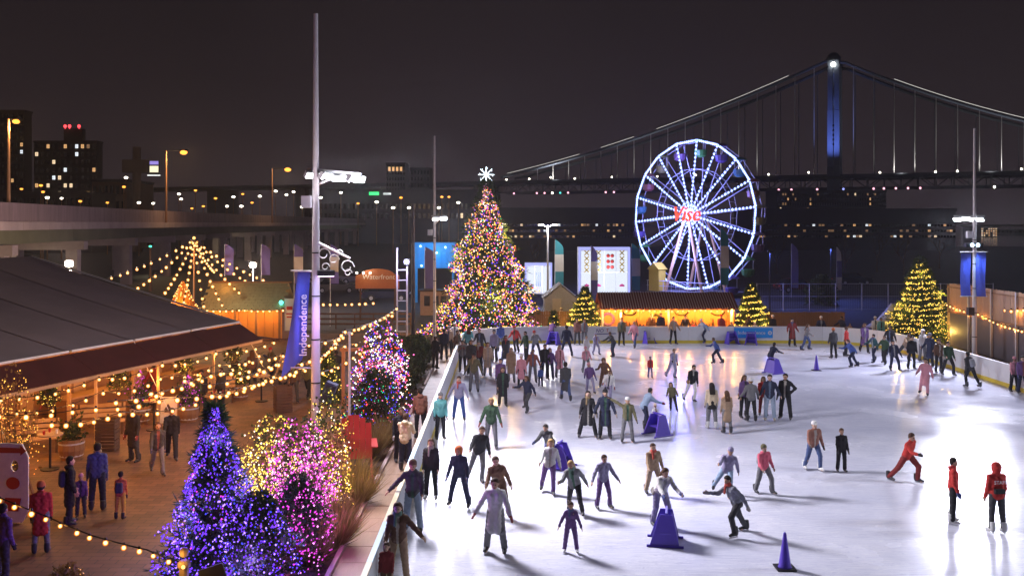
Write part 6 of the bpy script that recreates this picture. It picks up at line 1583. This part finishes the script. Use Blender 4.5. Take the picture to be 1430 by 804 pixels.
lB, lD, lY = ('long', (.02, .015, .012)), ('long', (.08, .04, .02)), ('long', (.38, .25, .10))
def bn(c, k='beanie'): return (k, c[0])
WS, BS = (.7, .7, .7), (.03, .03, .035)
P_ = person
# --- front skaters along the left boards
P_(577, 743, 1.74, 178, 'rail', CH_, LJ, bn(BR, 'cap'), 'holding the left boards in front', boots=BS, extra=None)
P_(602, 697, 1.62, 176, 'stand', BK, BK, lD, 'with long hair behind the man in pale jeans', boots=(.3, .3, .3))
P_(556, 812, 1.66, 180, 'raill', BR, TN, lD, 'with long brown hair at the bottom edge')
P_(540, 838, 1.12, 175, 'stand', MR, BR, lD, 'cut off by the bottom edge')
P_(642, 707, 1.62, 165, 'wide', NV, NV, ('hood', OR[0]), 'with orange hood striding by the left boards')
P_(664, 672, 1.66, 190, 'glide', BK, GY, hD, 'gliding behind the orange hooded skater')
P_(692, 772, 1.72, 172, 'arms', WH, GY, hD, 'with open long coat in the brightest ice', 'coat')
P_(703, 722, 1.62, 182, 'glide', BR, BR, hD, 'close behind the white coated skater')
P_(765, 690, 1.58, 178, 'glide', WH, PU, lY, 'upper middle of the front group')
P_(797, 771, 1.14, 178, 'arms', PU, PU, hD, 'alone near the bottom centre', boots=WS)
P_(808, 718, 1.55, 170, 'push', GY, BK, lY, 'with blond hair behind the purple child')
P_(842, 710, 1.42, 200, 'arms', LV, PU, hD, 'with arms flung wide beside the blond skater')
P_(768, 655, 1.50, 150, 'bent', CH_, BL, hB, 'bending over the skating aid left of centre')
P_(615, 614, 1.60, 200, 'stand', TL, BK, bn(GY), 'standing tight against the left boards')
P_(641, 587, 1.68, 180, 'arms', LV, BL, hD, 'with arms wide near the left boards', extra='scarf')
P_(686, 627, 1.68, 178, 'hold', GN, GY, hL, 'beyond the orange hooded skater')
P_(702, 568, 1.60, 185, 'stand', BK, BK, lD, 'standing left of centre ice', 'coat')
P_(699, 552, 1.58, 172, 'stand', PU, CH_, hB, 'right behind the black coated one')
# --- crowd in the back left corner
P_(635, 489, 1.62, 185, 'stand', WH, BK, bn(WH), 'at the back left corner outside the path', skate=False, z=0.0)
P_(646, 520, 1.60, 178, 'phone', GY, BK, hB, 'first inside the back left boards')
P_(658, 524, 1.72, 184, 'stand', CH_, BK, hD, 'beside the grey jacket at the back left')
P_(669, 521, 1.58, 176, 'stand', MR, BK, hB, 'between charcoal and beige at back left')
P_(681, 526, 1.66, 190, 'stand', BE, GY, lD, 'in the back left crowd', 'coat')
P_(699, 491, 1.62, 10, 'stand', BL, GY, bn(BL), 'facing the far boards by the big tree')
P_(714, 535, 1.64, 175, 'stand', TN, GY, lY, 'left of the pink patterned one', 'coat')
P_(722, 493, 1.60, 160, 'glide', RD, BK, bn(RD), 'near the far boards below the big tree')
P_(728, 542, 1.50, 178, 'stand', PK, BK, bn(WH), 'in the middle of the back crowd', 'coat')
P_(744, 535, 1.58, 182, 'hold', ((.28, .10, .08), 'rust'), GY, hD, 'right of the pink coat')
P_(755, 540, .90, 178, 'stand', BL, NV, bn(NV, 'pom'), 'smallest in the back crowd')
P_(761, 530, 1.68, 182, 'stand', BK, BK, hB, 'behind the small blue child')
P_(768, 530, 1.50, 176, 'hold', PU, NV, lD, 'arm in arm with the black jacket one')
P_(781, 528, 1.58, 200, 'stand', PK, GY, lY, 'at the right end of the back crowd', 'coat')
P_(770, 480, 1.50, 340, 'bent', PU, NV, hB, 'leaning over an aid by the far boards')
P_(791, 498, 1.76, 350, 'wide', NV, NV, hB, 'tallest with back turned near far boards')
P_(819, 501, 1.22, 180, 'stand', WH, WH, hL, 'in the gap before the lettered boards')
P_(820, 522, 1.40, 190, 'glide', PK, GY, bn(PK), 'left of the brown hooded one')
P_(826, 550, 1.42, 182, 'glide', PU, LV, bn(PK), 'with pink hat left of white jacket')
P_(846, 543, 1.55, 170, 'push', BR, BR, ('hood', BR[0]), 'hooded behind the white jacket')
P_(847, 562, 1.42, 176, 'glide', WH, LV, hD, 'in front of the brown hood')
P_(857, 499, 1.50, 120, 'bent', CH_, NV, hD, 'pushing an aid below the lettered boards')
P_(834, 496, 1.30, 200, 'glide', LV, LV, bn(LV), 'beside the pushed aid mid rink')
P_(806, 482, 1.62, 178, 'stand', ((.20, .09, .07), 'dark red'), CH_, hD, 'against the far boards before the short fir')
P_(816, 480, 1.50, 182, 'stand', GY, GY, hB, 'next to the dark red one at far boards')
P_(784, 462, 1.64, 180, 'stand', WH, GY, bn(WH), 'behind the far boards before the plank fence', skate=False, z=0.0)
# --- trio and aid pair mid rink
P_(821, 611, 1.66, 176, 'wide', BK, BK, lB, 'left of the navy coated one holding hands', 'coat')
P_(845, 613, 1.70, 178, 'hold', NV, BK, bn(BK, 'pom'), 'centre of the trio mid rink', 'coat')
P_(876, 618, 1.54, 180, 'wave', OL, GY, bn(WH), 'right end of the trio with raised arm')
P_(899, 600, 1.56, 290, 'bent', LB, NV, hB, 'bending over the nearest mid rink aid')
P_(915, 602, .95, 200, 'stand', WH, GY, bn(CR), 'riding inside the mid rink aid')
P_(942, 575, 1.20, 170, 'glide', OL, BK, lD, 'right behind the mid rink aid')
P_(908, 528, 1.02, 185, 'stand', RD, BL, hD, 'alone below the red roofed hut')
P_(938, 528, 1.45, 200, 'glide', LV, LV, hD, 'drifting right of the red child')
P_(964, 561, 1.58, 195, 'glide', BK, WH, hB, 'gliding alone beyond the cream jacket')
P_(994, 599, 1.66, 2, 'stand', CR, GY, lB, 'with black skirt and back turned', extra='skirt', boots=WS)
P_(1015, 605, 1.50, 8, 'stand', TN, GY, lD, 'beside the cream jacket with back turned', 'coat')
P_(1039, 584, 1.64, 200, 'stand', PU, BK, lD, 'left of the standing group of five')
P_(1049, 589, 1.62, 5, 'pocket', GY, BK, bn(WH), 'with white beanie in the group of five')
P_(1066, 581, 1.52, 170, 'stand', RD, MR, lD, 'half hidden in the group of five')
P_(1075, 588, 1.74, 165, 'pocket', NV, LJ, hB, 'in the group of five with pale jeans', boots=(.4, .35, .3))
P_(1097, 586, 1.74, 150, 'hips', BK, BK, hB, 'right end of the group, hand on hip')
P_(1076, 520, 1.55, 300, 'bent', NV, NV, hB, 'bent double over an aid before the ad panel')
P_(1002, 508, 1.50, 90, 'push', BL, NV, hD, 'skating fast beyond the cream jacket')
# --- far boards
P_(910, 474, 1.66, 182, 'stand', BR, CH_, hD, 'left of the pair by the hut')
P_(923, 476, 1.74, 178, 'stand', NV, NV, hB, 'right of the pair by the hut')
P_(957, 475, 1.60, 180, 'hold', CH_, GY, hB, 'holding the red child before the hut')
P_(968, 474, 1.10, 185, 'arms', RD, RD, hD, 'at the far boards before the hut')
P_(1007, 475, 1.62, 175, 'stand', ((.25, .05, .07), 'wine red'), CH_, bn(RD), 'left of the ad panel')
P_(1020, 477, 1.34, 180, 'bent', CH_, BK, hB, 'over an aid left of the ad panel')
P_(1041, 476, 1.64, 300, 'bent', BK, BK, hD, 'reaching forward before the ad panel')
P_(1054, 477, 1.20, 180, 'stand', WH, LV, bn(WH), 'in front of the ad panel')
P_(1079, 477, 1.66, 185, 'stand', BK, CH_, bn(WH), 'with white beanie right of the ad panel')
P_(1146, 478, 1.66, 178, 'wide', NV, BK, bn(WH), 'alone at the far boards right of the ad')
P_(1175, 476, 1.62, 120, 'glide', NV, NV, hB, 'at the start of the far right corner')
P_(1187, 475, 1.05, 170, 'stand', TN, BR, hL, 'in the far right corner')
P_(1222, 478, 1.60, 178, 'stand', WH, GY, bn(WH), 'by the boards below the snow pile')
P_(1230, 480, 1.60, 182, 'stand', TL, CH_, bn(GY), 'by the boards left of the right fir')
P_(1192, 513, 1.58, 100, 'push', BL, NV, hD, 'leaning hard beside the small far cone')
P_(1219, 506, 1.60, 110, 'glide', ((.03, .09, .10), 'dark teal'), NV, hB, 'third in the right hand queue')
P_(1234, 509, 1.58, 130, 'glide', GN, BK, hD, 'fourth in the right hand queue')
P_(1252, 519, 1.64, 175, 'glide', NV, NV, hB, 'last in the right hand queue')
P_(1273, 516, 1.70, 180, 'stand', BK, BK, hB, 'below the right fir tree')
P_(1288, 505, 1.72, 200, 'stand', WH, GY, ('hood', WH[0]), 'with white hood below the right fir tree')
P_(1290, 552, 1.66, 150, 'glide', PK, PK, hB, 'before the right boards', 'coat')
P_(1311, 521, 1.68, 185, 'stand', BR, BK, hD, 'right of the white hooded one')
P_(1357, 541, 1.66, 20, 'glide', CH_, BK, hB, 'with pale backpack at the right boards', extra='pack')
P_(1416, 548, 1.56, 190, 'stand', PK, BK, bn(PK), 'at the right edge by the boards')
P_(1428, 551, 1.66, 170, 'stand', PU, NV, hB, 'cut off at the right edge by the boards')
# --- right half of the ice
P_(1138, 658, 1.58, 190, 'glide', ((.26, .12, .09), 'russet'), JN, bn(WH, 'cap'), 'with white cap right of centre', boots=WS)
P_(1175, 659, 1.28, 178, 'stand', BK, BK, hD, 'small and alone right of the russet jacket')
P_(1270, 674, 1.62, 215, 'push', RD, MR, hD, 'leaning into a turn at right')
P_(1331, 731, 1.62, 250, 'stand', RD, BK, hB, 'left of the staff jacket', boots=WS)
P_(1392, 744, 1.66, 4, 'stand', RD, CH_, ('hood', RD[0]), 'with red hood and white letters on back', extra='staff', boots=WS)
P_(922, 735, 1.60, 195, 'bent', WH, LV, lD, 'pushing the front aid right of centre')
P_(915, 692, 1.50, 190, 'glide', TN, BE, hD, 'behind the front aid right of centre')
P_(1010, 692, 1.50, 170, 'push', LV, LB, bn(LV), 'speeding right of the front aid')
P_(1032, 748, 1.55, 110, 'push', ((.20, .21, .25), 'slate'), CH_, hB, 'low in a turn near the front cone')
P_(1070, 690, 1.45, 200, 'glide', ((.6, .12, .18), 'rose'), GY, bn(OL), 'with olive hat behind the low turner')
# --- path and plaza
P_(566, 657, 1.74, 350, 'phone', CR, NV, hD, 'with back turned on the rink path', skate=False, z=.025)
P_(560, 645, 1.72, 200, 'stand', BK, BK, hD, 'facing the cream jacket on the rink path', skate=False, z=.025)
P_(587, 612, 1.76, 10, 'stand', ((.24, .10, .07), 'plaid brown'), BK, hB, 'on the rink path beyond', skate=False, z=.025)
P_(136, 712, 1.76, 15, 'stand', ((.07, .09, .22), 'blue'), NV, hB, 'with back turned on the plaza', 'shirt', skate=False, z=0)
P_(168, 724, 1.18, 5, 'stand', ((.50, .13, .06), 'red orange'), YE, hB, 'beside the blue shirted adult', 'shirt', skate=False, z=0)
P_(57, 772, 1.62, 20, 'stand', RD, GY, bn(OR), 'with orange hat before the photo board', 'coat', skate=False, z=0)
P_(97, 732, 1.70, 300, 'stand', BK, BK, hB, 'between photo board and blue shirt', 'coat', skate=False, z=0)
P_(113, 722, 1.10, 200, 'stand', PU, CH_, bn(PK), 'pressed between two adults on the plaza', skate=False, z=0)
P_(186, 645, 1.76, 160, 'stand', ((.04, .035, .035), 'dark'), CH_, hB, 'before the left magenta barrel', 'coat', skate=False, z=0)
P_(220, 662, 1.62, 210, 'walk', CH_, GY, lD, 'walking across the plaza', skate=False, z=0)
P_(281, 577, 1.70, 190, 'stand', BK, BK, hB, 'right of the magenta barrel by the tent', skate=False, z=0)
P_(309, 573, 1.72, 150, 'stand', CH_, BK, hD, 'under the bulbs right of the barrels', skate=False, z=0)
P_(2, 815, 1.66, 340, 'stand', PU, CH_, hB, 'cut off at the lower left corner', skate=False, z=0)
P_(372, 450, 1.74, 10, 'stand', BK, BK, hB, 'silhouetted right before the chalet', skate=False, z=0)
P_(358, 451, 1.66, 350, 'stand', CH_, BK, bn(BK), 'silhouetted left before the chalet', skate=False, z=0)
P_(344, 450, 1.70, 20, 'stand', BR, BK, hD, 'before the chalet counter', skate=False, z=0)
P_(410, 560, 1.72, 200, 'walk', ((.10, .06, .04), 'dark brown'), CH_, hD, 'walking left of the banner pole', skate=False, z=0)
P_(430, 556, 1.66, 170, 'walk', OL, BK, hB, 'walking behind the banner pole', skate=False, z=0)
P_(620, 502, 1.70, 20, 'stand', NV, BK, hB, 'watching from the far end of the path', skate=False, z=.0)
P_(627, 495, 1.62, 170, 'stand', BE, BK, bn(GY), 'chatting at the far end of the path', skate=False, z=.0)
P_(608, 515, 1.70, 330, 'stand', BK, CH_, hD, 'on the path beside the dark bushes', skate=False, z=.025)
P_(662, 458, 1.70, 180, 'stand', GY, BK, hB, 'under the big tree behind the corner boards', skate=False, z=.0)
P_(706, 459, 1.66, 182, 'stand', NV, BK, bn(BK), 'at the foot of the big tree behind boards', skate=False, z=.0)
# --- more of the crowd
more = [(672, 501, BK, CH_, hD, 'second row of the back left crowd'), (690, 506, LV, BK, bn(GY), 'between the beige coat and blue jacket'), (706, 513, CH_, JN, lD, 'behind the tan coat'),
 (735, 506, GN, BK, hB, 'behind the rust jacket'), (751, 499, GY, NV, bn(RD), 'with red beanie near the big tree end'), (638, 506, BR, BK, hD, 'tight in the back left corner'), (652, 499, TL, BK, lD, 'upper back left corner'),
 (868, 483, OL, BK, hD, 'at the far boards right of the lettering'), (886, 486, PK, JN, lY, 'at far boards left of hut pair'), (940, 481, TN, BK, hB, 'at the far boards mid hut'), (985, 479, LB, NV, bn(WH), 'at far boards by right hut half'),
 (1106, 484, MR, BK, hB, 'between ad panel and white beanie'), (1126, 489, GY, JN, lD, 'right of the ad panel on the ice'), (1164, 501, CH_, BK, bn(OR), 'with orange beanie behind the far cone'), (1207, 493, PU, BK, lD, 'upper right corner crowd'),
 (1243, 497, BK, JN, hB, 'between teal jacket and right fir'), (1262, 503, TN, CH_, hD, 'under the left side of right fir'), (1299, 513, NV, BK, bn(GY), 'grey beanie among the right fir crowd'), (1326, 525, GN, BK, hB, 'right of the brown jacket by the boards'),
 (1182, 498, RD, BK, hD, 'in the far right corner crowd'), (790, 560, CH_, JN, hB, 'mid ice behind the purple hat'), (662, 548, OL, GY, bn(BK), 'by the left boards below the crowd'), (735, 575, NV, CH_, lD, 'mid ice left of the trio')]
for i, (x, y, a, b, c, wh) in enumerate(more):
    P_(x, y, None, [178, 150, 200, 120, 185, 240, 10][i % 7], ['glide', 'stand', 'walk', 'hold', 'push', 'pocket'][i % 6], a, b, c, wh, ['jacket', 'jacket', 'coat'][i % 3])
plz = [(330, 548, BK, CH_, hB, 'near the yellow lit barrel'), (352, 540, BR, BK, lD, 'right of the yellow lit barrel'), (380, 532, OL, BK, bn(RD), 'with red beanie left of the banner'), (258, 556, CH_, NV, hD, 'leaning at the bar by the sandwich board'), (215, 566, MR, BK, hB, 'at the bar between the barrels'), (160, 580, NV, CH_, lD, 'at the bar above the right bench'), (75, 600, BR, BK, hD, 'at the bar above the left bench'),
 (470, 540, BK, BK, hB, 'walking right of the banner pole'), (455, 520, GY, NV, lD, 'by the small yellow spruce'), (520, 500, CH_, BK, bn(WH), 'strolling beyond the timber frame'), (395, 548, TN, BK, hD, 'strolling under the strings near the pole'), (240, 640, BK, BK, hB, 'crossing the open plaza near the spruce')]
for i, (x, y, a, b, c, wh) in enumerate(plz):
    P_(x, y, None, [170, 20, 140, 300, 60, 200][i % 6], ['stand', 'walk', 'phone', 'pocket', 'hold'][i % 5], a, b, c, wh, ['coat', 'jacket'][i % 2], skate=False, z=0)

# ------------------------------------------------------------------ haze box added for a glow around the lamps and lifted blacks
def haze(dens):
    m, n, l, o = _base('glow_haze')
    v = n.new('ShaderNodeVolumePrincipled'); v.inputs['Color'].default_value = (.9, .88, .92, 1); v.inputs['Density'].default_value = dens
    v.inputs['Anisotropy'].default_value = 0.6; l(v.outputs[0], o.inputs['Volume'])
    q = MB(); q.box((0, 340, 63), (1100, 900, 128)); ob = q.build('haze', m); tag(ob, kind='stuff')
haze(.00024)
